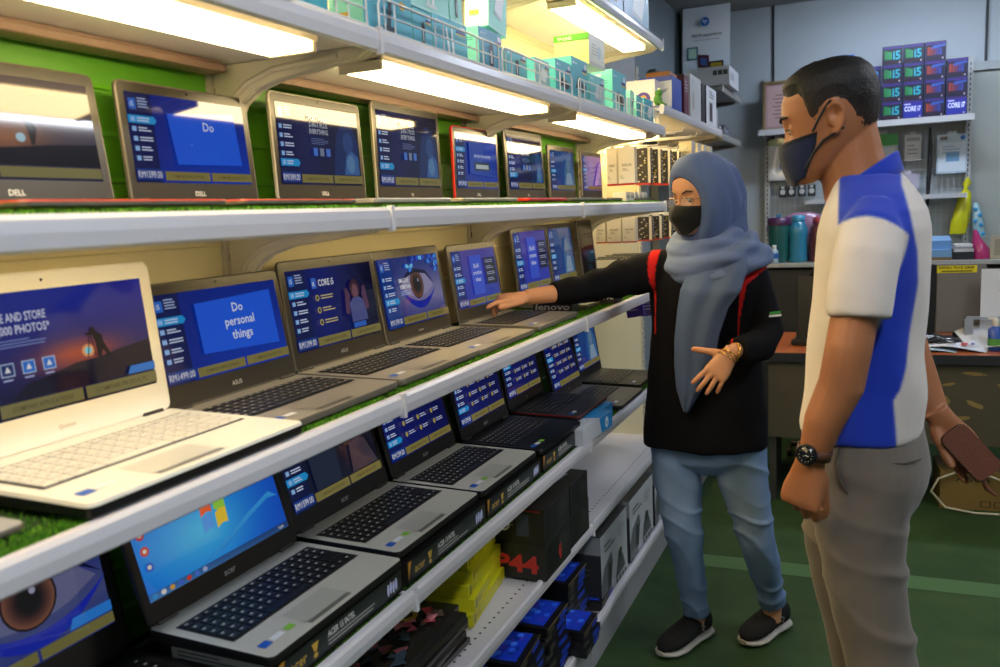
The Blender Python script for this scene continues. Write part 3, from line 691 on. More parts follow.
G = 'laptops on the lower shelf'; zc = ZC-.004
laptop('dark laptop with a huge blue eye, at the lower left corner', .55, .926, -1.10, zc, .27, .235, 9, .026, shell='#3a3733', deck='#2c2a28', bezel='#453f38', screen='eyebig', brand='', group=G, bz=(.02, .022, .05))
BX = .813
laptop('silver laptop with a coloured window flag on a blue desktop, lower shelf', .905, 1.285, -1.03, BX, .245, .232, 16, .026, shell='#1c1b1a', deck='#cdc8b8', bezel='#1b1a18', screen='win', brand='acer', group=G, bz=(.016, .020, .036))
laptop('silver laptop with a dark film picture of a person, lower shelf', 1.303, 1.665, -1.05, BX, .245, .232, 16, .026, shell='#1c1b1a', deck='#cdc8b8', bezel='#1e1c1a', screen='video', brand='acer', group=G, bz=(.016, .020, .036))
laptop('silver laptop with a grid of captions on a deep blue screen, lower shelf', 1.672, 2.015, -1.045, BX, .245, .226, 14, .026, shell='#1c1b1a', deck='#cdc8b8', bezel='#262320', screen='grid', brand='acer', group=G, bz=(.016, .020, .036))
laptop('glossy black laptop mirroring something green, on a box on the lower shelf', 2.03, 2.36, -1.035, BX, .245, .226, 12, .024, shell='#151413', deck='#141414', bezel='#1c1a19', screen='grid', brand='acer', group=G, bz=(.016, .020, .036))
laptop('dark laptop with a thin red edge, next to the blue and white carton', 2.40, 2.71, -1.05, .815, .24, .222, 10, .022, shell='#2b2725', deck='#37322e', bezel='#2c2926', screen='list', brand='hp', group=G, edge='#8c1c18')
laptop('grey laptop with a tilted bright violet blue screen on the lower shelf', 2.775, 3.085, -1.03, zc, .25, .238, 14, .024, shell='#2b2926', deck='#6c675e', bezel='#302d2a', screen='list', brand='hp', group=G)
laptop('black laptop showing blue figures, farthest along the lower shelf', 3.14, 3.44, -1.06, zc, .25, .235, 9, .022, shell='#1d1c1b', deck='#232221', bezel='#1c1b1a', screen='blueman', brand='', group=G)

c = Carton((-.815, .575, ZA+.004), (.02, .03, .045), '#2440c0') if False else None
# ------------------------------------------------------------------ cartons and goods
class Carton:
    def __init__(s, base, d, col, faces=None, rz=0, tilt=None, r=0):
        """base = centre of the bottom (world), d = (depth x, width y, height z)"""
        s.base = base; s.d = d; s.rz = rz; s.tilt = tilt; s.mb = MB(); s.k = 0
        s.mb.box((0, 0, d[2]/2), d, 0, col, faces=faces)
        s.col = col
        e = .0006   # lid flap lines
        s.mb.box((0, 0, d[2]-.0002), (d[0]*.96, .0012, .0007), 0, mixc(col, '#000000', .35)) if min(d) > .03 else None
    def F(s, f):
        a, b, h = s.d[0]/2, s.d[1]/2, s.d[2]
        if f == 'x': X, Y, Z, O, w, hh = (0, 1, 0), (0, 0, 1), (1, 0, 0), (a, -b, 0), s.d[1], h
        elif f == 'y': X, Y, Z, O, w, hh = (1, 0, 0), (0, 0, 1), (0, -1, 0), (-a, -b, 0), s.d[0], h
        else: X, Y, Z, O, w, hh = (0, 1, 0), (-1, 0, 0), (0, 0, 1), (a, -b, h), s.d[1], s.d[0]
        M = Matrix.Identity(4)
        for i in range(3): M[i][0] = X[i]; M[i][1] = Y[i]; M[i][2] = Z[i]; M[i][3] = O[i]
        return M, w, hh
    def poly(s, f, pts, c):
        M, w, h = s.F(f); s.k += 1
        s.mb.add([(x*w, y*h, .0004+.00012*s.k) for x, y in pts], [tuple(range(len(pts)))], 0, c, M=M); return s
    def rect(s, f, x0, y0, x1, y1, c): return s.poly(f, [(x0, y0), (x1, y0), (x1, y1), (x0, y1)], c)
    def ell(s, f, cx, cy, rx, ry, c, n=14): return s.poly(f, [(cx+rx*math.cos(2*PI*i/n), cy+ry*math.sin(2*PI*i/n)) for i in range(n)], c)
    def text(s, f, st, x, y, h, c='#ffffff', w=None, align='l', bold=.01, wmax=None, shear=0):
        M, W, H = s.F(f); s.k += 1
        s.mb.text(st, x*W, y*H, h*H, c, M=M, z=.0004+.00012*s.k, bold=bold, align=align, w=None if w is None else w*W, wmax=None if wmax is None else wmax*W, shear=shear); return s
    def lines(s, f, x, y, n, w, c, h=.012, dy=.03, seed=1):
        rnd = random.Random(seed)
        for i in range(n): s.rect(f, x, y-i*dy-h, x+w*rnd.uniform(.55, 1), y-i*dy, c)
        return s
    def build(s, name, label, cat='box', group=None, m=None):
        o = s.mb.build(name, m or PRINT); o.location = s.base; o.rotation_euler = s.tilt or (0, 0, s.rz)
        if s.tilt: o.rotation_euler = s.tilt
        return tag(o, label, cat, group)

# --- blue network gear boxes on the top shelf
TEAL, TEALD, MINT = '#4fb6c4', '#2e9db4', '#8fdcc8'
GT = 'blue network gear boxes on the top shelf'
def gear(label, y0, y1, h, x=-.825, dx=.06, z=ZT+.001, kind='antenna', front=TEAL, side=MINT, rz=0, tilt=None, name='network_box'):
    c = Carton((x-dx/2, (y0+y1)/2, z), (dx, y1-y0, h), front, {'-y': side, '+z': mixc(front, '#ffffff', .3)}, rz, tilt)
    c.rect('x', .0, .0, 1, .05, mixc(front, '#ffffff', .25))
    c.ell('x', .12, .87, .035, .03, '#e9fbff'); c.text('x', 'tp-link', .18, .85, .05, '#e9fbff', wmax=.3)
    c.rect('x', .80, .80, .94, .92, '#dfe6ee'); c.rect('x', .66, .72, .94, .79, '#1f2f7c'); c.rect('x', .66, .68, .94, .72, '#d9c24a')
    if kind == 'antenna':
        c.poly('x', [(.44, .15), (.52, .15), (.60, .78), (.54, .8)], '#1e2a38'); c.ell('x', .5, .13, .14, .04, '#1a2430'); c.text('x', 'AC1300', .1, .7, .07, '#12405c', wmax=.32); c.ell('x', .78, .5, .07, .06, '#c9a13a')
    elif kind == 'whiteant':
        c.poly('x', [(.40, .12), (.48, .1), (.40, .75), (.36, .76)], '#eef4f4'); c.poly('x', [(.52, .1), (.60, .12), (.55, .78), (.51, .76)], '#f4f8f8'); c.rect('x', .36, .08, .66, .14, '#e8eeee'); c.text('x', 'AC600', .1, .66, .06, '#12405c', wmax=.22)
    elif kind == 'usb':
        c.poly('x', [(.42, .12), (.58, .12), (.60, .62), (.52, .72), (.42, .64)], '#20252c'); c.rect('x', .46, .2, .54, .5, '#b9c4c8')
    elif kind == 'router':
        c.poly('x', [(.2, .3), (.75, .2), (.86, .34), (.34, .48)], '#171d26'); c.poly('x', [(.34, .48), (.86, .34), (.86, .40), (.34, .55)], '#39424e')
    elif kind == 'whiterouter':
        c.poly('x', [(.3, .3), (.7, .24), (.84, .62), (.46, .72)], '#e6ecee'); c.poly('x', [(.3, .3), (.7, .24), (.7, .18), (.3, .23)], '#bcc8cc')
    c.lines('y', .15, .75, 5, .7, '#3a8c94', .012, .05, 2); c.rect('y', .15, .85, .6, .9, '#d9f4ee'); c.rect('y', .2, .2, .6, .26, '#dfae3c')
    return c.build(name, label, 'box', GT)
gear('dark teal box with a black stick antenna, first behind the fence gap', 1.299, 1.470, 0.13, kind='antenna', front='#52aec4', dx=.07, x=-.81)
gear('slim teal box with a navy badge directly right of the black antenna box', 1.474, 1.549, 0.074, kind='usb', front='#5ab8cc', x=-.81)
gear('teal box with a white twin antenna picture on the top shelf', 1.553, 1.711, 0.078, kind='whiteant', front='#56b8cc', x=-.81)
gear('pale mint box resting on the teal boxes, cut off by the top edge', 1.48, 1.64, 0.11, z=ZT+.080, kind='whiteant', front='#a4e6dc', side=MINT, dx=.05, x=-.815)
gear('narrow mint box with a silver adapter, resting right of the pale mint one', 1.645, 1.705, 0.1, z=ZT+.080, kind='usb', front='#9ee2d4', side=MINT, dx=.05, x=-.815)
gear('box with a dark rounded adapter picture and a bright mint side', 1.772, 1.902, 0.092, kind='usb', front='#3f97b8', side='#9cf0e0', dx=.085, x=-.81)
gear('tall mint box leaning sideways on top of the adapter box', 1.84, 1.945, 0.15, z=ZT+.100, kind='whiterouter', front='#90e4d0', side='#a8f0d4', tilt=(R(-7), 0, 0), x=-.815)
gear('small teal box beneath the tall leaning mint box', 1.925, 2.058, 0.07, kind='usb', front='#4fb8c4', side='#83dccf', x=-.81)
gear('grey teal box with a white router picture behind the fence', 2.115, 2.225, 0.075, kind='whiterouter', front='#8fc4cc', side='#6cd0d8', dx=.09, x=-.81)
gear('teal box with a black router, low, left of its twin', 2.275, 2.408, 0.095, kind='router', front='#48aebc', side='#5fcad0', dx=.08, x=-.81)
gear('teal box with a black router, right of its twin, under the white box', 2.415, 2.565, 0.122, kind='router', front='#4fb6c4', side='#68d0d4', dx=.09, x=-.81)
gear('pale blue box in the low row under the white carton, top shelf', 2.585, 2.745, 0.095, kind='whiterouter', front='#7cd0d8', side='#70d0d0', dx=.09, x=-.81)
gear('large teal box standing on the top shelf right of the white carton', 2.86, 3.03, 0.145, kind='router', front='#62c4d0', side='#70d4d0', dx=.10, x=-.815)
gear('narrow teal box behind the leaning pale boxes at the shelf end', 3.155, 3.255, 0.09, kind='usb', front='#45b0c0', side='#9ce8d8', dx=.05, tilt=(R(-3), 0, 0), x=-.81)
gear('thin mint box tilted at the shelf end, the paler of the two leaning', 3.065, 3.115, 0.098, kind='usb', front='#b4f4e0', side='#a8f0dc', dx=.09, tilt=(R(-7), 0, 0), x=-.81)
gear('last teal box of the top shelf row with a small white device picture', 3.275, 3.423, 0.093, kind='whiterouter', front='#40acc0', side='#60ccd4', dx=.07, x=-.81)
c = Carton((-.868, 2.675, ZT+.124), (.115, .165, .095), '#f0ecdc', {'-y': '#dfe0a0', '+z': '#7cc844'}, R(0)); c.rect('x', 0, 0, 1, .12, '#d8d2c0').lines('x', .15, .7, 4, .5, '#bbb49c', .03, .1).ell('x', .62, .5, .13, .2, '#cfd8d8'); c.rect('y', 0, .8, 1, 1, '#5fb83c').text('y', 'TP-LINK', .1, .84, .1, '#f4fff0', wmax=.8)
c.build('network_box', 'cream and green carton resting on top of the teal router boxes', 'box', GT)
# white round router + cyan box at the near end
t = thing('white_router', 'white domed router standing at the near end of the top shelf', 'router', (-.84, 1.02, ZT+.001), 0)
MB().lathe([(.02, 0), (.075, 0), (.082, .02), (.075, .07), (.055, .105), (.02, .118)], 24, M=Matrix.Rotation(R(0), 4, 'X')).build('body', mat('white_plastic', '#e4e4e6', .3), t)
MB().lathe([(.083, .018), (.084, .022), (.083, .026)], 24).build('seam_ring', mat('grey_ring', '#a9adb2', .4), t)
gear('cyan box standing behind the white domed router', 1.125, 1.215, .24, kind='whiterouter', front='#2fa7bc', side='#56c4cc')
c = Carton((-.835, .90, ZT+.001), (.05, .09, .10), '#e8e8ea'); c.rect('x', .05, .55, .95, .95, '#f0c420').ell('x', .7, .3, .18, .15, '#c0302c').ell('x', .3, .3, .15, .13, '#3a3c90')
c.build('badge_card', 'small white card box with yellow and red badges beside the white router', 'box')
gear('blue box near the photo\'s top edge before the white router', .70, .84, .13, kind='router', front='#3d95b4')
# highest shelf
GU = 'boxes on the highest shelf'
for (y0, y1, k_, f_, lb) in ((2.70, 3.06, 'router', '#2f7ea8', 'dark blue router box on the highest shelf, left of the pale one'), (3.075, 3.44, 'whiterouter', '#7fb4cc', 'pale blue router box with a shiny spot on the highest shelf')):
    o = gear(lb, y0, y1, .22, z=2.126, kind=k_, front=f_, side='#a7c4cc', dx=.14); o['group'] = GU
gear('blue router box on the highest shelf, the first one after the upright', 2.44, 2.68, .22, z=2.126, kind='router', front='#2c7aa2', side='#8fb4bc', dx=.14)['group'] = GU

# --- goods on the shelf beyond (bay three)
z5 = 1.876
def plainbox(label, y0, y1, h, front, side, dx=.2, x=-.80, z=z5, name='box', pr=None, cat='box', group=None, rz=0):
    c = Carton((x-dx/2, (y0+y1)/2, z), (dx, y1-y0, h), front, {'-y': side}, rz)
    if pr: pr(c)
    return c.build(name, label, cat, group)
G5 = 'packages on the shelf beyond the blue boxes'
plainbox('blue and white package with a white appliance picture on the far lit shelf', 3.66, 3.86, .135, '#2c50b4', '#e8eaf2', .14, x=-.785, pr=lambda c: (c.poly('y', [(0, .8), (1, .86), (1, 1), (0, 1)], '#2a4fc0'), c.rect('y', .1, .2, .9, .8, '#e3e6ee'), c.poly('y', [(.25, .3), (.8, .5), (.9, .62), (.4, .52)], '#9aa0b4'), c.lines('y', .1, .3, 3, .4, '#a8b0c8', .02, .06)), group=G5)
plainbox('small white box with a purple spot left of the blue and white package', 3.54, 3.62, .11, '#d8d0dc', '#e4dee8', .12, x=-.83, pr=lambda c: (c.ell('y', .6, .3, .25, .25, '#4a3a9c'), c.ell('y', .6, .3, .12, .14, '#d8a040')), group=G5)
plainbox('dark red package standing between the blue and the white ones', 3.93, 4.03, .175, '#6a2430', '#5a1c2a', .14, x=-.787, pr=lambda c: c.lines('x', .2, .85, 4, .6, '#d8c8c8', .03, .08), group=G5)
plainbox('tall plain white package with its edge worn, right of the dark red one', 4.06, 4.33, .195, '#cfcfcd', '#e2e0dc', .14, x=-.785, pr=lambda c: (c.text('x', 'EX', .2, .82, .09, '#707078'), c.rect('x', .2, .2, .35, .6, '#b0a898')), group=G5)
plainbox('thin black package beside the tall white one', 4.36, 4.44, .185, '#26282c', '#1c1e22', .14, x=-.785, group=G5)
plainbox('black and white package at the end of the lit shelf', 4.48, 4.78, .192, '#d6d8da', '#24262a', .14, x=-.785, pr=lambda c: (c.rect('x', .3, .1, .6, .6, '#3a3c42'), c.lines('x', .3, .9, 3, .5, '#50545c', .03, .07)), group=G5)
plainbox('orange carton lying flat on top of the white packages row', 3.68, 3.84, .022, '#c8803c', '#b8702c', .1, x=-.80, z=z5+.1355, group=G5)
t = thing('toy_frog', 'small green frog figure sitting on the far lit shelf', 'figure', (-.815, 3.53, z5))
mb = MB().ball((0, 0, .022), (.018, .02, .022)); mb.ball((.004, 0, .05), (.016, .018, .014)); mb.build('body', mat('frog_green', '#4f8c34', .5), t)
for s_ in (-1, 1): MB().ball((.008, s_*.010, .064), .006).build('eye', mat('frog_eye', '#dfe8c8', .3), t); MB().tube([(0, s_*.018, .02), (.02, s_*.028, .006), (.03, s_*.024, .003)], [.007, .005, .004]).build('leg', mat('frog_green', '#4f8c34'), t)
for i, (x_, y_, h_, c_) in enumerate(((-.83, 5.02, .075, '#9a9a9c'), (-.83, 5.14, .06, '#8a8a8e'), (-.82, 5.26, .07, '#3c4048'), (-.82, 5.36, .055, '#53617a'), (-.83, 5.46, .065, '#2e3844'))):
    plainbox(['pale grey box pair end on the unlit corner shelf', 'grey box second on the unlit corner shelf', 'dark box third on the unlit corner shelf', 'slate blue box fourth on the unlit corner shelf', 'dark box last on the unlit corner shelf'][i], y_, y_+.09, h_, c_, mixc(c_, '#ffffff', .2), .12, x=x_, z=1.861, pr=lambda c: c.lines('x', .1, .8, 3, .8, '#c8c8cc', .05, .18), group='small boxes on the corner shelf')
plainbox('pale grey box stacked on the first box of the unlit corner shelf', 5.02, 5.11, .07, '#a4a4a6', '#b4b4b6', .12, x=-.83, z=1.861+.0755)

# poster on the wall with devices printed on it, hanging curved from the top
pm = MB(); pw, ph = .30, .62
def pc(u, v): return (u-.5)*pw, -ph*(1-v)
n_ = 14; vs = []; cs = []; fs = []
for j in range(n_+1):
    for i in range(2):
        v = j/n_; x, z_ = pc(i, v); vs.append((x, -.03-.02*math.sin(v*PI)-(.03*(1-v)**2), z_)); cs.append(mixc('#dfe3e6', '#b4c6d4', abs(v-.75)*1.6) if v > .35 else mixc('#f0f2f4', '#c4c8cc', abs(v-.2)*2))
for j in range(n_): fs.append((2*j, 2*j+1, 2*j+3, 2*j+2))
t = thing('wall_poster', 'tall curled advertising poster with small devices on it, above the corner shelf', 'poster', (-.99, 5.72, 2.72))
pm.add(vs, fs, 0, cs); pm.add([(p[0], p[1]+.002, p[2]) for p in vs], [tuple(reversed(f)) for f in fs], 0, '#b0b0b0'); pm.build('sheet', GLOSSP, t)
pr = MB(); PM = Matrix.Rotation(R(90), 4, 'X')
def pq(x0, z0, x1, z1, c, y=-.062, sk=0): pr.add([(x0, y, z0), (x1, y, z0+sk), (x1, y, z1+sk), (x0, y, z1)], [(0, 1, 2, 3)], 0, c)
pq(-.12, -.33, -.05, -.25, '#4f7a80', -.064); pq(-.11, -.32, -.06, -.26, '#a9cdb8', -.065); pq(-.05, -.38, .02, -.30, '#47222a', -.066, -.01); pq(-.035, -.365, .005, -.32, '#34508c', -.067, -.01); pq(.02, -.42, .11, -.35, '#1b1a1c', -.068); pq(.03, -.41, .10, -.36, '#8c7c24', -.069); pq(.015, -.435, .115, -.422, '#9ca0a2', -.070)
pr.text('Wi-Fi experience', -.09, -.19, .02, '#39424c', M=Matrix.Translation((0, -.061, 0)) @ PM, w=.19, bold=.01); pr.text('faster and more reliable', -.075, -.215, .009, '#5a646e', M=Matrix.Translation((0, -.061, 0)) @ PM, w=.16)
pr.build('picture_print', GLOSSP, t)
lg = MB()
lg.add([(-.005+.028*math.cos(a*PI/10), -.0615, -.10+.028*math.sin(a*PI/10)) for a in range(20)], [tuple(range(20))], 0, '#2a5fa8'); lg.text('hp', -.022, -.108, .026, '#e8f0f8', M=Matrix.Translation((0, -.062, 0)) @ PM, w=.03, shear=.25)
lg.build('logo_print', GLOSSP, t)
# white carton standing on top of the corner shelf
c = Carton((-.87, 5.20, 2.131), (.24, .36, .105), '#b9bcc0', {'-y': '#c9cccf'}); c.rect('y', .62, .55, .72, .8, '#3a3e44').rect('y', .74, .55, .84, .8, '#3a3e44').rect('y', .86, .55, .96, .8, '#3a3e44'); c.rect('x', .1, .3, .5, .7, '#8c9094')
c.build('carton', 'long white carton with three dark symbols, on the upper unlit corner shelf', 'box')

# hanging accessory packs
GH = 'white accessory packs hanging beyond the laptops'
def pack(label, x0, x1, y, z0, z1, th=.035, dark=False, g=GH, tint='#f2ecdf'):
    c = Carton(((x0+x1)/2, y, z0), (x1-x0, th, z1-z0), '#2a2a2c' if dark else tint, {'-y': '#222225' if dark else tint, '+x': '#2b2b2e' if dark else '#c8c2b4'})
    if dark:
        c.rect('y', .82, 0, 1, 1, '#d8d4ca'); rd = random.Random(int(y*100))
        for q in range(14): u = rd.uniform(.05, .6); v = .08+.062*q; c.rect('y', u, v, u+rd.uniform(.05, .2), v+.035, rd.choice(['#c8c8cc', '#8c8a84', '#e0dcd0', '#a89c50']))
    c.rect('y', 0, 0, 1, .05, '#c0281e').rect('x', 0, 0, 1, .05, '#c0281e')
    dark or c.text('y', 'AVALON', .2, .5, .07, '#5a564e', wmax=.6).lines('y', .25, .44, 2, .4, '#8a857a', .015, .04).lines('y', .08, .25, 2, .3, '#9c968a', .015, .05)
    if dark: c.lines('x', .2, .9, 7, .6, '#b8b8bc', .035, .11)
    o = c.build('hanging_pack', label, 'accessory box', g)
    return o
k = 0
def hook(x, y, z, L=.25):
    o = MB().tube([(XB, y, z), (x-.01, y, z), (x, y, z+.004), (x+.004, y, z+.02)], .0025, 6).box((XB+.004, y, z), (.006, .02, .03))
    tag(o.build('peg_hook', wire_m), None)
    return o
hooks = []
for row, (z0, z1) in enumerate(((1.562, 1.722), (1.315, 1.422))):
    yy = 3.60
    for i in range(6):
        y = yy + i*.13
        xs = [(-1.055, -1.012), (-1.003, -.932)] if i == 0 else [(-.98+.02*i, -.91+.015*i)]
        if row == 1 and i == 0: xs = [(-1.112, -1.07), (-1.062, -1.0), (-.993, -.935)]
        nth = ['nearest', 'second', 'third', 'fourth', 'fifth', 'farthest'][i]
        for j, (a, b) in enumerate(xs):
            pack('%s pack of the %s hanging row%s' % (('white' if i == 0 else 'black fronted'), ['upper', 'lower'][row], (', %s on the %s peg' % (['inner', 'middle', 'outer'][j if len(xs) > 2 else j*2], nth)) if len(xs) > 1 else ', on the %s peg' % nth), a, b, y, z0, z1, .04, i > 0 or (False))
        mb = MB().tube([(XB, y, z1+.010), (xs[-1][1]+.03, y, z1+.010), (xs[-1][1]+.035, y, z1+.022)], .0028, 6).box((XB+.004, y, z1+.01), (.006, .025, .03))
        for (a, b) in xs: mb.box(((a+b)/2, y, z1+.006), ((b-a)*.5, .003, .016))
        tag(mb.build('peg_hook', wire_m), 'white wire peg holding the %s packs of the %s row' % (nth, ['upper', 'lower'][row]), 'hook', 'pegs of the accessory wall')
for i in range(5):     # bare pegs above
    y = 3.62+i*.16
    mb = MB().tube([(XB, y, 1.80-.02*(i % 2)), (-.80, y, 1.80-.02*(i % 2)), (-.795, y, 1.815-.02*(i % 2))], .003, 6).box((XB+.004, y, 1.8-.02*(i % 2)), (.006, .025, .03))
    tag(mb.build('peg_hook', wire_m), 'empty white wire peg under the far lit shelf, %s from the near side' % ['first', 'second', 'third', 'fourth', 'fifth'][i], 'hook', 'pegs of the accessory wall')
for i in range(4):
    pack('cream pack far behind the woman\'s headscarf, %s' % ['first', 'second', 'third', 'fourth'][i]+' of its row', -.86, -.80, 4.2+i*.16, 1.66-.01*i, 1.77, .10, False, 'cream packs behind the headscarf', '#d8cfae')
for i in range(4):     # black cable pegs below
    y = 3.60+i*.12
    mb = MB().tube([(XB, y, 1.245), (-.86, y, 1.245), (-.85, y, 1.26)], .003, 6); mb.tube([(-1.02+.03*i, y+.01*math.sin(k_), 1.24-.01*k_) for k_ in range(9)], .009, 6)
    tag(mb.build('hanging_cable', mat('cable_black', '#1c1b1b', .5)), 'black cable bundle on a peg under the lower packs, %s' % ['nearest', 'second', 'third', 'farthest'][i], 'cable', 'black cables on pegs')
for i in range(5):
    c = Carton((-.86, 3.10+i*.065, ZA+.004), (.05, .055, .036), '#cfcabd', {'-y': '#c2bdb0'}); c.ell('x', .3, .5, .12, .18, '#3a3a3a').ell('x', .7, .5, .12, .18, '#3a3a3a')
    c.build('socket_box', 'small white adapter box in the low row on the upper shelf, %s' % ['first', 'second', 'third', 'fourth', 'last'][i], 'adapter', 'small adapters beside the upper laptops')
# purple hang packs at the lower level, behind the woman's waist
for i in range(4):
    y = 3.62+.13*i; c = Carton((-.95+.035*i, y, .985-.01*i), (.085, .012, .20), '#33246c', {'-y': '#3a2a80', '+x': '#3a2a80'}, tilt=(0, R(-10), R(-14)))
    c.rect('y', .1, .55, .9, .92, '#8f93a8')
    for k_ in range(6): c.rect('y', .14+.12*k_, .58+.03*(k_ % 2), .2+.12*k_, .88, '#22222c')
    c.lines('y', .15, .45, 5, .7, '#8f8cc8', .02, .07)
    c.build('brush_pack', 'purple blister pack hanging at the woman\'s elbow, %s' % ['nearest', 'second', 'third', 'farthest'][i], 'accessory pack', 'purple packs behind the woman', GLOSSP)

# --- cartons under the lower laptops
GB = 'black laptop cartons under the lower laptops'
for i, (y0, y1) in enumerate(((.93, 1.29), (1.315, 1.668), (1.682, 2.02), (2.045, 2.385))):
    c = Carton((-.80-.12, (y0+y1)/2, ZC-.001), (.235, y1-y0, .044), '#1d1c1a', {'-y': '#26231d', '+z': '#171614'})
    c.poly('x', [(0, .2), (.04, 1), (0, 1)], '#c98f2e'); c.rect('x', .04, .12, .97, .94, '#232a28')
    c.text('x', 'acer', .07, .34, .26, '#c9a23c', wmax=.12).poly('x', [(.22, .78), (.27, .78), (.255, .45), (.235, .45)], '#c9a23c').ell('x', .245, .3, .015, .1, '#c9a23c')
    c.text('x', 'ACER 15 INTEL', .34, .58, .24, '#e4e4e0', wmax=.22, bold=.02).lines('x', .34, .48, 2, .42, '#a8aaa4', .06, .14, i)
    for k_ in range(4): c.ell('x', .86+.025*k_, .5+.05*(k_ % 2), .011, .28, '#c9cff4', 8)
    c.rect('y', .1, .15, .9, .85, '#d8d6cc').lines('y', .15, .75, 4, .6, '#4a4a44', .05, .15)
    c.build('laptop_carton', ['long black carton under the laptop with the window flag', 'long black carton under the laptop with the dark film picture', 'long black carton under the laptop with the caption grid', 'long black carton under the glossy black laptop'][i], 'box', GB)
c = Carton((-.92, 2.555, ZC-.001), (.235, .31, .046), '#1f8fd6', {'-y': '#d8d8dc', '+z': '#dcdfe4'}); c.poly('z', [(.35, 0), (1, 0), (1, 1), (.5, 1)], '#2a96dc').ell('x', .75, .5, .05, .32, '#eaf4fc').text('x', 'hp', .73, .38, .28, '#1f8fd6', wmax=.05)
c.build('laptop_carton', 'blue and white carton under the red edged dark laptop', 'box', GB)
c = Carton((-.845, 2.66, ZC+.046), (.13, .20, .032), '#1f8fd6', {'-y': '#e4e6ea', '+z': '#2a96dc'}, rz=R(-12)) if False else None
c = Carton((-.80, 2.44, ZC), (.06, .26, .05), '#cfd2d8', {'+z': '#d8dbe0', '-y': '#dfe1e6'}, rz=R(-3)); c.poly('z', [(.6, 0), (1, 0), (1, 1), (.5, 1)], '#2a96dc').poly('x', [(.62, 0), (1, 0), (1, 1), (.55, 1)], '#2a96dc').ell('x', .8, .5, .06, .36, '#eaf4fc').text('x', 'hp', .77, .34, .3, '#2a80c0', wmax=.06).lines('z', .15, .6, 2, .3, '#a8acb4', .05, .2)
c.build('ink_carton', 'small white and light blue carton at the front of the lower shelf', 'box')
o = MB(); o.add([(-.08, -.11, .0), (.08, -.10, .0), (.09, .11, .006), (-.08, .10, .012), (-.085, 0, .016), (.085, 0, .010)], [(0, 1, 5, 4), (4, 5, 2, 3)], 0, '#c9cfd8'); o.add([(-.08, -.11, -.001), (.08, -.10, -.001), (.09, .11, .005), (-.08, .10, .011), (-.085, 0, .015), (.085, 0, .009)], [(4, 5, 1, 0), (3, 2, 5, 4)], 0, '#b9bfc8')
# ------------------------------------------------------------------ goods on the lowest shelves
zd = ZD-.003
GA = 'picture sleeves stacked on the low shelf'
for i in range(7):
    y0, y1 = 1.25+.008*math.sin(i*2.1), 1.60+.008*math.cos(i*1.7); rz = R([-1, 2, -2, 1, -2, 1.5, 5][i])
    c = Carton((-.965+.008*math.sin(i*3), (y0+y1)/2, zd+.0125*i), (.27, y1-y0, .012), '#2a2826', {'+x': '#302d2a', '-y': '#262422'}, rz)
    if i == 6:
        c.poly('z', [(0, 0), (1, 0), (1, 1), (0, 1)], '#2b2824'); rnd = random.Random(3)
        for k_ in range(90):
            cx, cy = rnd.uniform(.08, .92), rnd.uniform(.08, .92); col = rnd.choice(['#5a4c38', '#7a5a44', '#8a4448', '#44543c', '#9b5460', '#605438', '#3c4c5a']) if cx < .6 else rnd.choice(['#c8505c', '#e0747c', '#b44060', '#6a5248', '#e89098'])
            a = rnd.uniform(0, 3); rr = rnd.uniform(.03, .075); c.poly('z', [(cx+rr*q*math.cos(a+t_), cy+rr*q*math.sin(a+t_)*.9) for t_, q in ((0, 1), (1, .5), (2.1, 1), (3.2, .6), (4.2, 1), (5.2, .6))], col)
        c.ell('z', .72, .35, .09, .13, '#c8a030').ell('z', .72, .35, .06, .09, '#3c3a20')
    c.build('picture_sleeve', ['bottom', 'second lowest', 'third lowest', 'middle', 'third highest', 'second highest', 'topmost'][i]+' dark plastic sleeve of the low stack'+(', with a colourful picture' if i == 6 else ''), 'packet', GA, GLOSSP)
GY = 'yellow boxes stacked on the low shelf'
for i in range(5):
    y0 = 1.64+.008*i; L = .30-.006*i; x_ = -.985-.004*i
    c = Carton((x_, y0+L/2, zd+.0315*i), (.235-.004*i, L-.02, .0305), '#c8c418', {'+x': '#c4c014', '-y': '#d2cc20', '+z': '#cbc71c'}, R([8, 11, 7, 12, 9][i]))
    c.rect('x', .04, .15, .09, .85, '#8a8410').text('x', 'HDD', .12, .3, .35, '#8a8412', wmax=.1).rect('y', .1, .2, .5, .7, '#8c8612')
    c.build('yellow_box', ['bottom', 'second lowest', 'middle', 'second highest', 'top'][i]+' flat yellow box of the stack on the low shelf', 'box', GY)
GP = 'black speaker cartons with red numbers'
def blk(label, x, y, z, d, txt, rz=0):
    c = Carton((x, y, z), d, '#24211f', {'+z': '#2d2a26', '-y': '#1f1d1b', '+x': '#262322'}, rz)
    if txt == 'P44': c.text('y', 'HP44', .35, .2, .42, '#d02a22', w=.62, bold=.04) if False else None; c.text('y', 'P44', .28, .2, .46, '#cc2a22', w=.62, bold=.04); c.text('x', 'P44', .12, .25, .4, '#cc2a22', w=.5, bold=.04)
    elif txt == 'logo': c.ell('y', .42, .5, .09, .2, '#d8d6d0').ell('y', .42, .5, .06, .14, '#262322').rect('y', .6, .2, .78, .82, '#3c4450').lines('y', .52, .7, 3, .04, '#9c9890', .02, .1).rect('y', .05, .9, .95, .95, '#8a2420')
    else: c.text('y', txt, .45, .3, .5, '#b82a22', w=.4, bold=.05)
    c.poly('z', [(.2, .3), (.7, .25), (.75, .45), (.55, .6), (.3, .5)], '#b8bcc0')
    c.rect('x', .1, .1, .5, .9, '#1a1816').lines('x', .55, .8, 4, .35, '#5c584e', .03, .12)
    return c.build('speaker_carton', label, 'box', GP)
blk('black carton with red P44 lettering, at the bottom of the dark stack', -.872, 2.055, zd, (.20, .20, .098), 'P44')
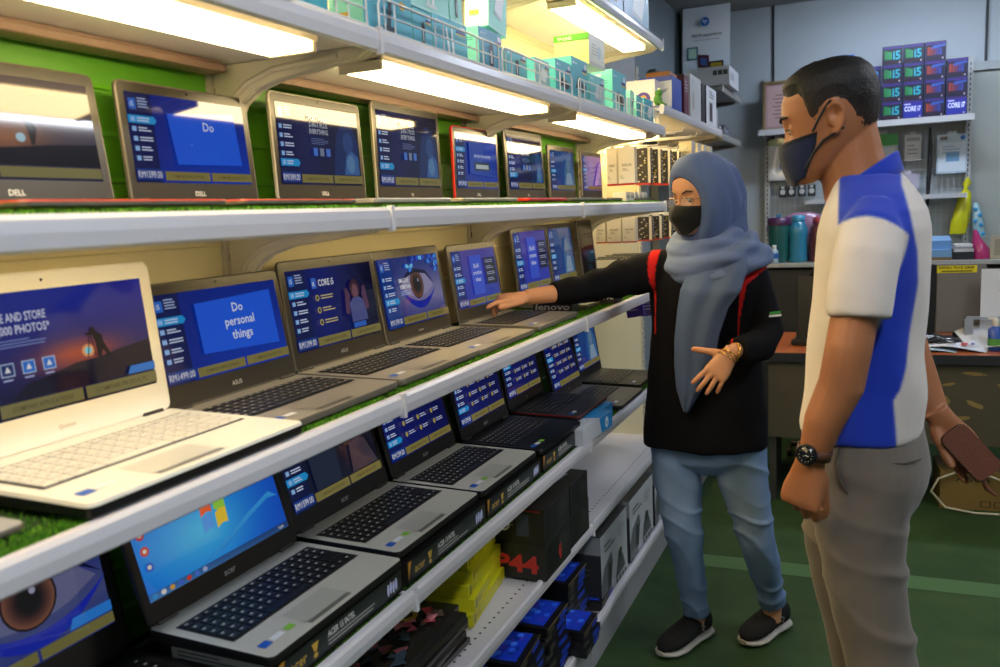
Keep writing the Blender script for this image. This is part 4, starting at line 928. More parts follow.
blk('black carton with a round white mark, resting on the one lettered P44', -.872, 2.055, zd+.0995, (.20, .20, .098), 'logo')
blk('black carton with red digits 50, topmost of the near dark stack', -.90, 2.19, zd+.198, (.18, .19, .058), '50') if False else None
blk('black carton right behind the P44 one on the low shelf', -.865, 2.265, zd, (.17, .17, .10), 'x')
blk('black carton with a white sticker, stacked at the back of the dark pile', -.865, 2.265, zd+.101, (.17, .16, .085), 'x')
blk('black carton with red digits on the low shelf just under the shelf lip', -.90, 2.07, zd+.2, (.15, .16, .060), '50')
# blue drive boxes on the base shelf
zE = ZE-.003; GD = 'black boxes with blue lids piled on the base shelf'
piles = [(-.86, 1.69, 7), (-.86, 1.885, 7), (-.86, 2.08, 7), (-.90, 2.37, 7), (-.82, 2.255, 3), (-.87, 2.57, 1)]
pn = ['nearest pile', 'second pile', 'third pile', 'tall pile under the black cartons', 'short pile at the shelf edge', 'single far spot']
ordn = ['bottom', 'second', 'third', 'fourth', 'fifth', 'sixth', 'seventh', 'eighth', 'ninth', 'tenth', 'eleventh', 'twelfth']
rnd = random.Random(11)
for p_, (x_, y_, n_) in enumerate(piles):
    for i in range(n_):
        dx, dy, hz = .135, .17 if p_ != 4 else .14, .0245
        z_ = zE+i*.0252
        c = Carton((x_+rnd.uniform(-.006, .006), y_+rnd.uniform(-.006, .006), z_), (dx, dy, hz), '#17161a', {'+z': '#19181d'}, R(rnd.uniform(-4, 4)))
        c.rect('z', .06, .06, .97, .97, '#15141a' ) if i < n_-1 else (c.rect('z', .10, .12, .97, .95, '#1a3fd0'), [c.ell('z', rnd.uniform(.2, .88), rnd.uniform(.2, .88), .07, .07, rnd.choice(['#2f6cf4', '#1230a8', '#3f86ff', '#4a3cd0']), 7) for _ in range(16)], c.rect('z', .66, .70, .94, .93, '#cfd4e0'), c.lines('z', .69, .88, 3, .2, '#6c7488', .02, .05))
        c.rect('x', .55, .2, .9, .8, '#1c3cb4').rect('x', .06, .25, .3, .7, '#4a4640').rect('y', .1, .2, .35, .8, '#243c9c')
        c.rect('x', .0, .9, 1, 1, '#a88f4c') if i == n_-1 else None
        c.build('drive_box', '%s black box from below, %s' % (ordn[i], pn[p_]) if i < n_-1 else 'topmost bright blue lidded box, %s' % pn[p_], 'box', GD)
# white and black appliance cartons on the base shelf
GW = 'grey and white appliance cartons on the base shelf'
for i, (y0, y1) in enumerate(((2.52, 2.84), (2.88, 3.235), (3.27, 3.46))):
    h = .235; c = Carton((-.80-.06, (y0+y1)/2, zE), (.12, y1-y0, h), '#c2c4c6', {'+z': '#3a3a3c', '-y': '#5a5c60'})
    c.rect('y', 0, .0, 1, .72, '#37383c').rect('y', .0, .74, 1, 1, '#9c9ea2').lines('y', .15, .6, 3, .6, '#55575c', .02, .08)
    c.poly('x', [(0, 0), (.3, .0), (.42, .45), (.36, .62), (.1, .5), (0, .3)], '#6c6e72').poly('x', [(.22, .12), (.34, .12), (.36, .46), (.24, .5)], '#303236').poly('x', [(.5, .1), (.9, .12), (.8, .36), (.62, .4)], '#54565a').ell('x', .7, .42, .07, .08, '#2c2e32')
    c.text('x', 'BLENDER', .15, .76, .055, '#4c4e54', wmax=.45) if False else c.lines('x', .12, .82, 2, .4, '#55585e', .03, .07)
    c.lines('x', .62, .86, 5, .28, '#8a8c92', .012, .04)
    for k_ in range(4): c.rect('x', .52+.11*k_, .02, .58+.11*k_, .09, '#2c2e32')
    c.build('appliance_carton', ['grey and white carton nearest on the base shelf', 'grey and white carton in the middle of the base shelf', 'grey and white carton partly behind the woman\'s leg'][i], 'box', GW)

# ------------------------------------------------------------------ back wall display
yw = 5.985
def atx(px, y=5.75): return None
grid = thing('wire_grid_panel', 'white wire grid panel on the back wall behind the man', 'wire grid', (-.06, yw, 1.5))
g = MB(); x0, x1, z0, z1 = -.63, .51, .85, 2.06
k = x0
while k <= x1: g.box((k+.06, -.03, (z0+z1)/2-1.5), (.0028, .0028, z1-z0)); k += .032
k = z0
while k <= z1: g.box(((x0+x1)/2+.06, -.027, k-1.5), (x1-x0, .0028, .0028)); k += .064
g.build('wire_grid', mat('grid_wire', '#b9bdbd', .4), grid)['kind'] = 'thing'
for s_, xx in ((0, -.645), (1, .53)):
    mb = MB().box((xx+.06, -.03, .05), (.03, .03, 1.45)); z = -.62
    while z < .75: mb.box((xx+.06, -.0455, z), (.006, .002, .016), 1); z += .03
    mb.build('upright', [mat('grey_upright', '#a6aaa9', .4), holem], grid)
sh = thing('wall_shelf', 'grey white shelf on the back wall carrying the processor boxes', 'shelf', (-.07, 5.87, 1.92))
MB().box((0, 0, -.012), (1.22, .24, .024)).box((0, -.121, -.016), (1.22, .006, .036)).build('shelf_board', mat('wall_shelf_paint', '#b4b7b8', .4), sh)
for xx in (-.58, .58): MB().prism([(.11, -.024), (-.10, -.024), (-.09, -.04), (.06, -.08), (.11, -.12)], xx-.004, xx+.004, axis='x').build('bracket', mat('grey_upright', '#a6aaa9'), sh)
rl = MB().box((.06, 5.90, 1.452), (.92, .16, .014)).box((.06, 5.82, 1.45), (.92, .008, .026)); tag(rl.build('wire_shelf_rail', mat('wall_shelf_paint', '#b4b7b8')), 'slim pale rail shelf crossing the wire grid behind the man\'s neck', 'rail')

# processor boxes: x from the photo, rows from the shelf up
GI = 'processor boxes stacked on the back wall shelf'
def cpu(x, z, kind, lab, y=5.80, w=.112, h=.108):
    c = Carton((x, y, z), (w, .07, h), '#1a1f3c', {'-x': '#1b1840', '+x': '#15132c', '+z': '#2c2050'})
    dark = {'i5': '#12202c', 'i3': '#101a3c', 'r': '#181430', 'core': '#1f2a90', 'dk': '#171a34'}[kind]
    c.rect('y', .04, .04, .96, .96, dark)
    c.rect('y', .04, .84, .96, .96, '#382674')
    if kind in ('i5', 'i3'):
        col = '#2a8c5c' if kind == 'i5' else '#2f6ce0'
        for k_ in range(4): c.rect('y', .12+.09*k_, .28, .19+.09*k_, .76-.03*k_, mixc('#1f7c3c' if kind == 'i5' else '#2450c0', col, k_/3))
        c.text('y', kind, .52, .28, .44, '#2f9cb0' if kind == 'i5' else '#3a78c0', w=.36, bold=.03)
        c.rect('y', .04, .04, .96, .2, '#2a1428')
    elif kind == 'r':
        for k_, q in enumerate(('#8c3428', '#7c3036', '#5c2c50', '#383074', '#283c8c')): c.rect('y', .12+.14*k_, .28, .24+.14*k_, .72-.02*k_, q)
        c.poly('y', [(.3, .6), (.95, .72), (.95, .82), (.4, .78)], '#2c50a0')
    elif kind == 'core': c.text('y', 'CORE i7', .1, .4, .26, '#dfe4ff', w=.8, bold=.03); c.rect('y', .1, .74, .4, .8, '#c8ccff')
    c.ell('y', .85, .1, .04, .05, '#c0b0b8', 6)
    return c.build('processor_box', lab, 'processor box', GI)
X = [.088-.0*0, .2, .318, .436, .553]; X = [-.02, .098, .213, .328, .445]
rows = [1.9215, 2.030, 2.1385, 2.247]
cn = ['leftmost', 'second', 'middle', 'fourth', 'rightmost']; rn = ['bottom', 'second', 'third', 'top']
cols = [['i5', 'r', 'i3'], ['i5', 'i5', 'i5', 'i5'], ['core', 'i5', 'i5', 'i5'], ['r', 'r', 'r', 'r'], ['core', 'r', 'r']]
kn = {'i5': 'green and teal i5', 'i3': 'blue i3', 'r': 'red and violet striped', 'core': 'royal blue CORE i7'}
for ci, cl in enumerate(cols):
    for ri, kd in enumerate(cl): cpu(X[ci], rows[ri], kd, '%s processor box in the %s column, %s row of the wall shelf' % (kn[kd], cn[ci], rn[ri]))
for i in range(3): cpu(-.20, rows[i], 'dk', 'dark processor box hidden behind the man\'s head, %s of its column' % rn[i])
c = Carton((-.17, 5.80, 2.247), (.11, .07, .085), '#1c5cc0', {'-x': '#1848a0'}); c.rect('y', 0, .6, 1, .95, '#2a74dc').text('y', '2N', .1, .5, .4, '#e0ecff', w=.3).rect('y', .3, .8, .9, .86, '#bcd4ff')
c.build('processor_box', 'plain blue box peeking over the man\'s hair on the wall shelf', 'box')
# framed certificate
t = thing('certificate_frame', 'gold framed reddish certificate leaning on the shelf in front of the man\'s face', 'picture frame', (-.545, 5.80, 1.921))
TM = Matrix.Rotation(R(-6), 4, 'X')
mb = MB(); W_, H_ = .21, .30
for (cx, cz, a, b) in ((-W_/2, H_/2, .016, H_+.016), (W_/2, H_/2, .016, H_+.016), (0, 0.002, W_, .016), (0, H_, W_, .016)): mb.box((cx, 0, cz), (a, .018, b), M=TM)
mb.build('frame', mat('gold_frame', '#8c7a54', .35, .5), t)
c = MB().box((0, .004, H_/2), (W_, .006, H_), 0, '#9a7c7c', M=TM); c.box((0, .0005, H_/2), (W_*.8, .001, H_*.84), 0, '#a88c8a', M=TM)
for k_ in range(7): c.box((0, -.0005, H_*(.25+.08*k_)), (W_*(.5 if k_ % 2 else .35), .001, .006), 0, '#6f4c50', M=TM)
c.build('certificate', PAPER, t)

# packs on the grid
GGp = 'packets hanging on the wire grid'
def blister(x, z, w, h, label, col, pr=None, y=5.93, th=.02, m=GLOSSP, header=None):
    c = Carton((x, y, z), (w, th, h), col)
    c.mb.box((0, 0, h+.01), (w*.3, .002, .022), 0, mixc(col, '#ffffff', .3)); c.mb.tube([(0, .05, h+.012), (0, -.02, h+.012), (0, -.024, h+.02)], .002, 6, 0, '#a0a4a4')
    if header: c.rect('y', 0, .84, 1, 1, header)
    if pr: pr(c)
    return c.build('hanging_packet', label, 'packet', GGp, m)
for i in range(2): blister(-.575+.105*i, 1.60, .12-.01*i, .27, ['clear bag of white earphones at the left end of the grid', 'clear bag of white cable beside the man\'s mask'][i], '#aab0b4', lambda c: (c.poly('y', [(.15, .2), (.4, .8), (.5, .8), (.35, .15)], '#d6dade'), c.ell('y', .65, .35, .08, .1, '#3a5ca8'), c.poly('y', [(.6, .5), (.7, .9), (.8, .9), (.75, .5)], '#c8d0d8')), header='#5a7a44')
blister(.055, 1.66, .17, .19, 'green headed pack with a small white gadget behind the man\'s neck', '#aab4a8', lambda c: (c.rect('y', 0, .62, 1, 1, '#3c8c34'), c.poly('y', [(.45, .55), (.55, .55), (.7, .2), (.6, .16)], '#5a88b0'), c.rect('y', .1, .08, .9, .55, '#c2c9c8'), c.poly('y', [(.42, .5), (.5, .52), (.66, .2), (.58, .16)], '#5a88b0')))
blister(.225, 1.675, .095, .16, 'small white card pack between the green pack and the black strap', '#b9bab8', lambda c: (c.rect('y', .1, .75, .9, .9, '#8c8c88'), c.lines('y', .15, .6, 3, .7, '#7c7c7a', .04, .15)))
blister(.44, 1.585, .165, .235, 'large blue and white packet at the right end of the grid', '#a9bccb', lambda c: (c.rect('y', .05, .05, .95, .8, '#c2d0da'), c.rect('y', .3, .3, .75, .55, '#6f9cc4'), c.lines('y', .2, .7, 3, .6, '#8cabc6', .03, .07), c.ell('y', .85, .9, .08, .06, '#3a6cb0'), c.rect('y', .1, .86, .35, .95, '#6c6058')))
blister(.20, 1.44, .12, .155, 'lilac grey card with small black earbuds, below the green pack', '#a7a3b4', lambda c: (c.poly('y', [(.25, .3), (.4, .75), (.5, .8), (.4, .35)], '#1c1c20'), c.ell('y', .62, .6, .08, .12, '#1c1c20'), c.ell('y', .65, .4, .07, .08, '#e0e0e4'), c.rect('y', .05, .86, .3, .95, '#5a6ca8')))
for i, x_ in enumerate((-.545, -.49, -.425, -.365, -.175, -.115)):
    t = thing('earphone_pack', 'black pack with a white round earphone case, %s on the grid' % ['first', 'second', 'third', 'fourth', 'fifth', 'sixth'][i], 'earphones', (x_, 5.93, 1.49), 0, 'small black earphone packs')
    MB().box((0, 0, .035), (.048, .02, .075), r=.006).build('card', mat('pack_black', '#1e2022', .4), t)
    MB().add([(.017*math.cos(a*PI/8), -.011, .032+.017*math.sin(a*PI/8)) for a in range(16)], [tuple(range(16))]).box((0, -.0105, .062), (.02, .001, .014)).build('case', mat('case_grey', '#b4b8b8', .4), t)
o = MB().tube([(.318, 5.90, 1.87), (.322, 5.90, 1.75), (.316, 5.90, 1.55), (.312, 5.9, 1.40)], [.006, .012, .013, .010], 8).tube([(.312, 5.9, 1.40), (.312, 5.9, 1.33), (.305, 5.9, 1.22)], [.006, .010, .006], 8)
tag(o.build('hanging_strap', mat('strap_black', '#14161c', .5)), 'long black umbrella like strap hanging on the grid', 'strap')
o = MB().tube([(.26, 5.90, 1.36), (.24, 5.89, 1.32), (.265, 5.88, 1.28), (.25, 5.89, 1.22)], [.012, .028, .02, .008], 8)
tag(o.build('hanging_keys', mat('brown_keys', '#4a3830', .4, .4)), 'small dark bunch of keys hanging left of the black strap', 'keys')

# limp bags at the right
def bag(name, label, pts, col, rz=0, dots=None, m=None, cat='plastic bag'):
    mb = MB(); rings = []
    for (x, y, z, rx, ry) in pts:
        rings.append([(x+rx*math.cos(2*PI*k_/16)*(1+.12*math.sin(k_*2.3+z*40)), y+ry*math.sin(2*PI*k_/16)*(1+.15*math.sin(k_*3.1+z*31)), z) for k_ in range(16)])
    mb.loft(rings, 0, col)
    if dots:
        for (x, y, z, r_) in dots: mb.ball((x, y, z), (r_, .004, r_), 0, '#2f8fc8', n=10, m=6)
    return tag(mb.build(name, m or GLOSSP), label, cat)
bag('hanging_bag', 'yellow plastic bag tied with red hanging at the right of the grid', [(.528, 5.90, 1.555, .006, .008), (.526, 5.9, 1.52, .024, .02), (.520, 5.9, 1.49, .010, .01), (.518, 5.9, 1.455, .030, .02), (.508, 5.89, 1.38, .042, .03), (.490, 5.89, 1.28, .048, .03), (.480, 5.89, 1.215, .045, .025)], '#c2c41c')
bag('hanging_bag', 'pale bag with blue dots hanging beside the yellow one', [(.578, 5.92, 1.40, .012, .01), (.580, 5.91, 1.37, .022, .015), (.592, 5.91, 1.28, .032, .02), (.605, 5.91, 1.19, .034, .02)], '#8fb4bc', dots=[(.575, 5.892, 1.36, .012), (.598, 5.889, 1.325, .012), (.575, 5.889, 1.29, .012), (.605, 5.889, 1.265, .012), (.588, 5.889, 1.22, .012), (.618, 5.889, 1.21, .011)])

# things on the hidden low ledge before the grid
led = thing('back_counter', 'low pale counter against the back wall holding bottles and papers', 'counter', (0, 5.70, 0))
MB().box((.05, 0, 1.07), (1.45, .5, .025), r=.004).build('counter_top', mat('counter_pale', '#9ea29c', .5), led)
MB().box((.05, .02, .52), (1.40, .44, 1.04)).build('body', mat('counter_body', '#2b2c2e', .6), led)
zc_ = 1.084
def bottle(name, label, x, y, prof, col, lid, lc, cat='bottle', extra=None):
    t = thing(name, label, cat, (x, y, zc_), 0, 'drink bottles on the back counter')
    MB().lathe(prof, 20).build('body', mat('bottle_'+col[1:], col, .25, coat=.3), t)
    MB().lathe(lid, 18).build('cap', mat('cap_'+lc[1:], lc, .35), t)
    if extra: extra(t)
bottle('tumbler', 'wide dark green tumbler with a purple lid on the back counter', -.535, 5.56, [(.02, 0), (.055, 0), (.06, .02), (.066, .20), (.066, .23)], '#1f5a58', [(.068, .23), (.070, .235), (.070, .275), (.05, .28), (.02, .28)], '#4a2450', extra=lambda t: (MB().box((0, 0, .29), (.03, .03, .02), r=.006).build('spout', mat('spout_blue', '#2c7c9c', .4), t)))
bottle('drink_bottle', 'tall blue ribbed plastic bottle beside the purple lidded tumbler', -.42, 5.56, [(.02, 0), (.055, 0), (.058, .02), (.052, .05), (.057, .09), (.052, .13), (.057, .17), (.056, .21), (.04, .245), (.034, .25)], '#2c7c9c', [(.038, .25), (.04, .255), (.04, .285), (.02, .29)], '#3a8cb0')
bottle('drink_bottle', 'reddish brown translucent bottle behind the man\'s chest', -.30, 5.56, [(.02, 0), (.05, 0), (.054, .02), (.054, .18), (.05, .21), (.03, .235)], '#5c2a2c', [(.034, .235), (.036, .24), (.034, .27), (.015, .275)], '#a03a48')
bottle('small_bottle', 'little white and blue bottle standing before the green tumbler', -.555, 5.48, [(.01, 0), (.024, 0), (.025, .01), (.025, .075), (.012, .09)], '#a8bcc8', [(.012, .09), (.013, .092), (.013, .11), (.005, .112)], '#d8dcdc', extra=lambda t: MB().lathe([(.0255, .03), (.0258, .032), (.0258, .06), (.0255, .062)], 16).build('label_band', mat('band_blue', '#2a64a8', .4), t))
bag('pink_bag', 'crumpled pink bag lying behind the bottles', [(-.44, 5.68, 1.084, .15, .07), (-.44, 5.68, 1.20, .17, .07), (-.45, 5.68, 1.30, .16, .06), (-.40, 5.68, 1.37, .10, .045), (-.40, 5.68, 1.39, .05, .02)], '#a07890')
c = Carton((-.52, 5.60, 1.375), (.15, .03, .075), '#b890a8', tilt=(0, R(-14), 0)) if False else None
# right end of the counter
c = Carton((.325, 5.56, zc_), (.19, .20, .06), '#7a6544', {'+z': '#6e9cc8'}); c.rect('y', 0, .3, 1, 1, '#6f9dc8'); c.build('file_box', 'light blue file box on a brown carton at the counter\'s right', 'box')
c = Carton((.325, 5.58, zc_+.0615), (.19, .15, .06), '#6f9fd0', {'+z': '#86b0da'}, tilt=(R(8), 0, 0)); c.build('blue_folder', 'pale blue folder leaning on the blue file box', 'folder')
for i, (c_, w_) in enumerate((('#20242a', .24), ('#c8ccd0', .22), ('#8c94a0', .23), ('#d4d6d8', .20))):
    Carton((.478, 5.56, zc_+[0, .045, .062, .074][i]), (w_*.46, .16, [.044, .016, .011, .012][i]), c_, rz=R([0, 3, -4, 2][i])).build('document', ['black tray under the papers beside the blue file box', 'lowest white paper pad on the black tray', 'grey folder between the paper pads', 'topmost white paper pad beside the pink bag'][i], 'papers', 'papers beside the blue file box')
bag('magenta_bag', 'magenta plastic bag slumped at the right end of the counter', [(.575, 5.53, 1.085, .045, .05), (.575, 5.53, 1.12, .05, .05), (.562, 5.53, 1.17, .035, .04), (.548, 5.53, 1.21, .018, .02), (.540, 5.53, 1.25, .010, .01)], '#a83268')

# ------------------------------------------------------------------ desk and what stands on it
RZ = R(3)
desk = thing('desk', 'wide office desk with an orange wooden top and peeling sticker marks', 'desk', (.35, 4.20, 0), RZ)
MB().box((0, .33, .735), (1.64, .68, .026), r=.006).build('desk_top', mat('desk_orange', '#a85a2c', .3, var=.12, vscale=3, stretch=(1, 6, 6), coat=.3), desk)
MB().box((0, -.012, .726), (1.645, .012, .042)).build('edge_band', mat('edge_black', '#26282c', .4), desk)
fr = MB().box((0, .02, .515), (1.60, .02, .375), 0, '#4a4434')
fr.build('front_panel', attr_mat('panel_printed', .5, var=.12, bscale=6), desk)
for i, xx in enumerate((-.78, .78)): MB().box((xx, .34, .36), (.03, .62, .72)).build('side_panel', mat('desk_side', '#3c3a34', .5), desk)
for i, (pts) in enumerate(((.50, .66, .11, .02, -4), (.40, .61, .07, .018, 10), (.30, .645, .045, .02, 12), (.62, .60, .085, .03, -18), (.38, .53, .06, .06, 30), (.50, .52, .09, .03, -20), (.25, .62, .03, .012, 0), (.66, .46, .08, .03, 14), (.45, .455, .10, .022, 4))):
    cx, cz, w_, h_, a = pts; cx -= .42; rnd = random.Random(i); n_ = 12
    MB().add([(cx+w_/2*math.cos(2*PI*k_/n_)*rnd.uniform(.6, 1)*math.cos(R(a))-h_/2*math.sin(2*PI*k_/n_)*rnd.uniform(.5, 1)*math.sin(R(a)), .0082, cz+w_/2*math.cos(2*PI*k_/n_)*math.sin(R(a))+h_/2*math.sin(2*PI*k_/n_)*rnd.uniform(.6, 1)) for k_ in range(n_)], [tuple(range(n_))], 0, '#8a7440').build('sticker_residue', PAPER, desk)
zd_ = .7485
def deskpt(x, y): return (.35+x*math.cos(RZ)-y*math.sin(RZ), 4.20+x*math.sin(RZ)+y*math.cos(RZ))
# monitor backs / grey stand-up panel
t = thing('grey_monitor', 'back of a grey screen with a yellow number label on its top edge', 'monitor', (.392, 4.56, zd_), RZ)
MB().box((0, .02, .01), (.22, .16, .02), r=.02).build('foot', mat('dark_plastic', '#2a2c30', .4), t)
MB().box((0, .03, .07), (.05, .02, .12)).build('stand', mat('dark_plastic', '#2a2c30'), t)
MB().box((0, 0, .215), (.212, .035, .33), r=.006).build('housing', mat('grey_plastic', '#6c6864', .5), t)
lb = MB().box((-.020, -.0185, .355), (.17, .002, .034), 0, '#d8c820'); lb.text('SANLI 7610 2808', -.097, .357, .012, '#1c1a10', w=.15, M=Matrix.Translation((0, -.0201, 0)) @ Matrix.Rotation(R(90), 4, 'X'), bold=.02); lb.text('KEYBOARD REPAIR COUNTER', -.12, .343, .006, '#1c1a10', w=.13, M=Matrix.Translation((0, -.0201, 0)) @ Matrix.Rotation(R(90), 4, 'X')) if False else lb.box((-.020, -.0199, .346), (.13, .001, .006), 0, '#3c3818')
lb.build('number_label', PRINT, t)
MB().box((-.128, .0, .20), (.03, .05, .36), r=.004).build('side_unit', mat('black_plastic', '#141516', .4), t)
c = Carton((.64, 4.50, zd_+.13), (.12, .008, .23), '#c9ccd4', rz=RZ); c.lines('y', .7, .4, 1, .25, '#b85a5a', .02, .05).lines('y', .55, .25, 1, .35, '#b8606a', .02, .05)
o = thing('document_stand', 'white sheet clipped on a silver stand at the desk\'s right', 'document holder', (.52, 4.44, zd_), RZ)
MB().box((.03, .03, .20), (.16, .004, .32), 0, '#ccd0d8').box((.05, .027, .26), (.05, .001, .008), 0, '#b8606a').box((.06, .027, .20), (.04, .001, .006), 0, '#b8606a').build('sheet', PAPER, o)
MB().box((0, 0, .135), (.22, .02, .012)).box((-.10, 0, .065), (.035, .02, .13)).box((.10, 0, .065), (.03, .02, .13)).build('frame', mat('silver_stand', '#a8aeb6', .35, .4), o)
c = Carton((.80, 4.6, 1.10), (.22, .02, .16), '#a89c84')
t = thing('nameplate_frame', 'cream framed card standing at the far right above the monitor', 'picture frame', (.685, 5.50, 1.085))
MB().box((0, 0, .065), (.14, .012, .13), r=.003).build('frame', mat('cream_frame', '#a89f8a', .5), t); MB().box((0, -.0065, .065), (.10, .001, .09)).build('card', mat('card_grey', '#8c8674', .6), t)
# sanitizer
t = thing('sanitizer_bottle', 'blue and green labelled pump bottle on the desk', 'bottle', (.517, 4.33, zd_))
MB().lathe([(.01, 0), (.028, 0), (.03, .008), (.03, .095), (.014, .112)], 20).build('body', mat('sani_blue', '#2850a8', .3), t)
MB().lathe([(.0302, .02), (.0306, .022), (.0306, .055), (.0302, .057)], 20).build('label_band', mat('sani_green', '#4c8c34', .4), t)
MB().lathe([(.014, .112), (.015, .114), (.012, .145), (.004, .15)], 14).tube([(0, 0, .145), (-.03, 0, .147)], .005, 8).build('pump', mat('pump_cream', '#cfcabc', .4), t)
# loose papers
GPp = 'loose papers on the desk'
def sheet(x, y, w, d, rz, z, col, label, curl=.01, pr=None):
    mb = MB(); n_ = 6; vs = [(w*(i/n_-.5), d*(j-.5), curl*math.sin(i/n_*PI*1.3)+curl*.5*j) for j in (0, 1) for i in range(n_+1)]
    mb.add(vs, [(i, i+1, n_+2+i, n_+1+i) for i in range(n_)], 0, col)
    mb.add([(a, b, c-.0008) for a, b, c in vs], [(n_+1+i, n_+2+i, i+1, i) for i in range(n_)], 0, col)
    if pr:
        for (u0, v0, u1, v1, c_) in pr: mb.quad([(w*(u0-.5), d*(v0-.5), curl+.003), (w*(u1-.5), d*(v0-.5), curl+.003), (w*(u1-.5), d*(v1-.5), curl+.003), (w*(u0-.5), d*(v1-.5), curl+.003)], 0, c_)
    o = mb.build('paper_sheet', PAPER); o.location = (x, y, z); o.rotation_euler = (0, 0, R(rz)); return tag(o, label, 'paper', GPp)
sheet(.27, 4.32, .24, .16, 5, zd_+.002, '#a4bcc8', 'pale blue sheet at the front edge of the desk')
sheet(.36, 4.36, .26, .18, -8, zd_+.012, '#c4c6cc', 'white printed leaflet with red marks on the desk', .012, [(.6, .2, .7, .6, '#b04040'), (.75, .3, .8, .7, '#3c50a0'), (.2, .3, .5, .36, '#6a6c70'), (.2, .5, .45, .56, '#6a6c70')])
o = sheet(.50, 4.42, .22, .20, 25, zd_+.035, '#c8ccd4', 'big white sheet folded upright against the grey screen', .015); o.rotation_euler = (R(22), R(-6), R(20))
sheet(.56, 4.33, .16, .10, -6, zd_+.02, '#bfc4cc', 'white slip with a dark barcode beside the pump bottle', .008, [(.7, .2, .95, .8, '#2c3430')])
o = MB().ball((.26, 4.42, zd_+.035), (.07, .05, .028)).ball((.33, 4.41, zd_+.028), (.06, .04, .022)).tube([(.2, 4.38, zd_+.02), (.28, 4.36, zd_+.05), (.36, 4.37, zd_+.02)], .012, 8)
tag(o.build('crumpled_wrap', mat('wrap_black', '#23252a', .15, coat=.5)), 'shiny black crumpled plastic wrap on the papers', 'plastic wrap')
t = thing('price_card', 'blue and yellow edged card standing by the man\'s back on the desk', 'card', (.175, 4.36, zd_), RZ)
MB().box((0, 0, .055), (.05, .006, .11)).build('card', mat('card_blue', '#2c44a0', .4), t); MB().box((.022, -.004, .055), (.006, .002, .112)).box((0, -.004, .109), (.05, .002, .006)).build('edge', mat('card_yellow', '#b4a840', .4), t)
# black terminal and chair behind the woman
t = thing('desk_phone_terminal', 'upright black terminal standing on the desk between the two people', 'terminal', (-.28, 4.42, zd_), R(-6))
MB().box((0, .0, .0125), (.16, .14, .025), r=.02).build('foot', mat('black_plastic', '#141516'), t)
MB().box((.01, .02, .18), (.15, .04, .32), r=.008, M=Matrix.Rotation(R(-5), 4, 'X')).build('body', mat('black_plastic', '#141516'), t)
mb = MB(); mb.text('NEC', .02, .19, .008, '#c8c8c8', M=Matrix.Translation((0, -.020, 0)) @ Matrix.Rotation(R(85), 4, 'X')); mb.build('mark', PRINT, t)
t = thing('office_chair', 'black office chair with a rounded back behind the desk', 'chair', (-.15, 5.02, 0), R(180))
mb = MB(); rings = []
for j in range(9):
    v = j/8; z = .66+.42*v; w_ = .23*math.sin(PI*(.25+.6*v))**.5; yb = -.18-.05*math.sin(v*PI)
    rings.append([(w_*math.cos(2*PI*k_/20), yb-.05*(1-(math.cos(2*PI*k_/20))**2)*.3+.03*math.sin(2*PI*k_/20)+.05*math.cos(2*PI*k_/20)**2, z) for k_ in range(20)])
mb.loft(rings); mb.build('backrest', mat('chair_black', '#1b1c1f', .55), t)
MB().box((0, .04, .47), (.48, .46, .08), r=.08).build('seat', mat('chair_black', '#1b1c1f'), t)
MB().tube([(0, .04, .43), (0, .04, .12)], .03, 12).build('gas_lift', mat('chrome_dark', '#55585c', .3, .8), t)
MB().tube([(0, -.12, .45), (0, -.24, .50), (0, -.22, .72)], .02, 8).build('back_support', mat('black_plastic', '#141516'), t)
for k_ in range(5):
    a = 2*PI*k_/5; MB().tube([(0, .04, .12), (.26*math.cos(a), .04+.26*math.sin(a), .075)], [.028, .018], 8).build('leg', mat('black_plastic', '#141516'), t)
    MB().tube([(.27*math.cos(a)-.012, .04+.27*math.sin(a), .03), (.27*math.cos(a)+.012, .04+.27*math.sin(a), .03)], .029, 12).build('caster', mat('black_plastic', '#141516'), t)
# carton under the desk, cable
c = Carton((.50, 4.42, .001), (.40, .24, .185), '#7c6434', {'+z': '#8a7240', '-x': '#6c5830'}, rz=R(4))
c.text('y', 'ASUS', .16, .72, .15, '#2c2620', w=.36, bold=.01)
for k_ in range(4): c.rect('y', .42+.14*k_, .08, .53+.14*k_, .24, '#3a3022'); 
for k_ in range(4): c.rect('y', .435+.14*k_, .10, .515+.14*k_, .22, '#7c6434')
c.build('cardboard_carton', 'brown cardboard carton with dark symbols standing under the desk', 'box')
Carton((.09, 4.55, .001), (.13, .16, .11), '#8a7440', rz=R(10)).build('small_carton', 'small brown carton half hidden behind the man\'s legs', 'box')
o = MB().tube([(.68, 4.28, .19), (.60, 4.27, .14), (.52, 4.275, .17), (.40, 4.275, .195), (.30, 4.26, .15), (.27, 4.25, .09), (.33, 4.24, .02), (.45, 4.23, .008), (.70, 4.26, .006)], .0055, 8)
tag(o.build('white_cable', mat('cable_white', '#b4ae94', .5)), 'white cable looping over the cardboard carton onto the floor', 'cable')
o = MB().tube([(.60, 4.245, .70), (.50, 4.2, .55), (.30, 4.19, .50), (.28, 4.19, .40)], .004, 6)
t = thing('waste_bin', 'dark round bin in the shadow under the desk', 'bin', (-.12, 4.62, 0)); MB().lathe([(.02, .002), (.10, .002), (.13, .26), (.125, .262), (.095, .012), (.02, .012)], 20).build('body', mat('bin_dark', '#202225', .5), t); MB().lathe([(.13, .255), (.135, .258), (.135, .268), (.128, .27)], 20).build('rim', mat('bin_rim', '#33363a', .5), t)
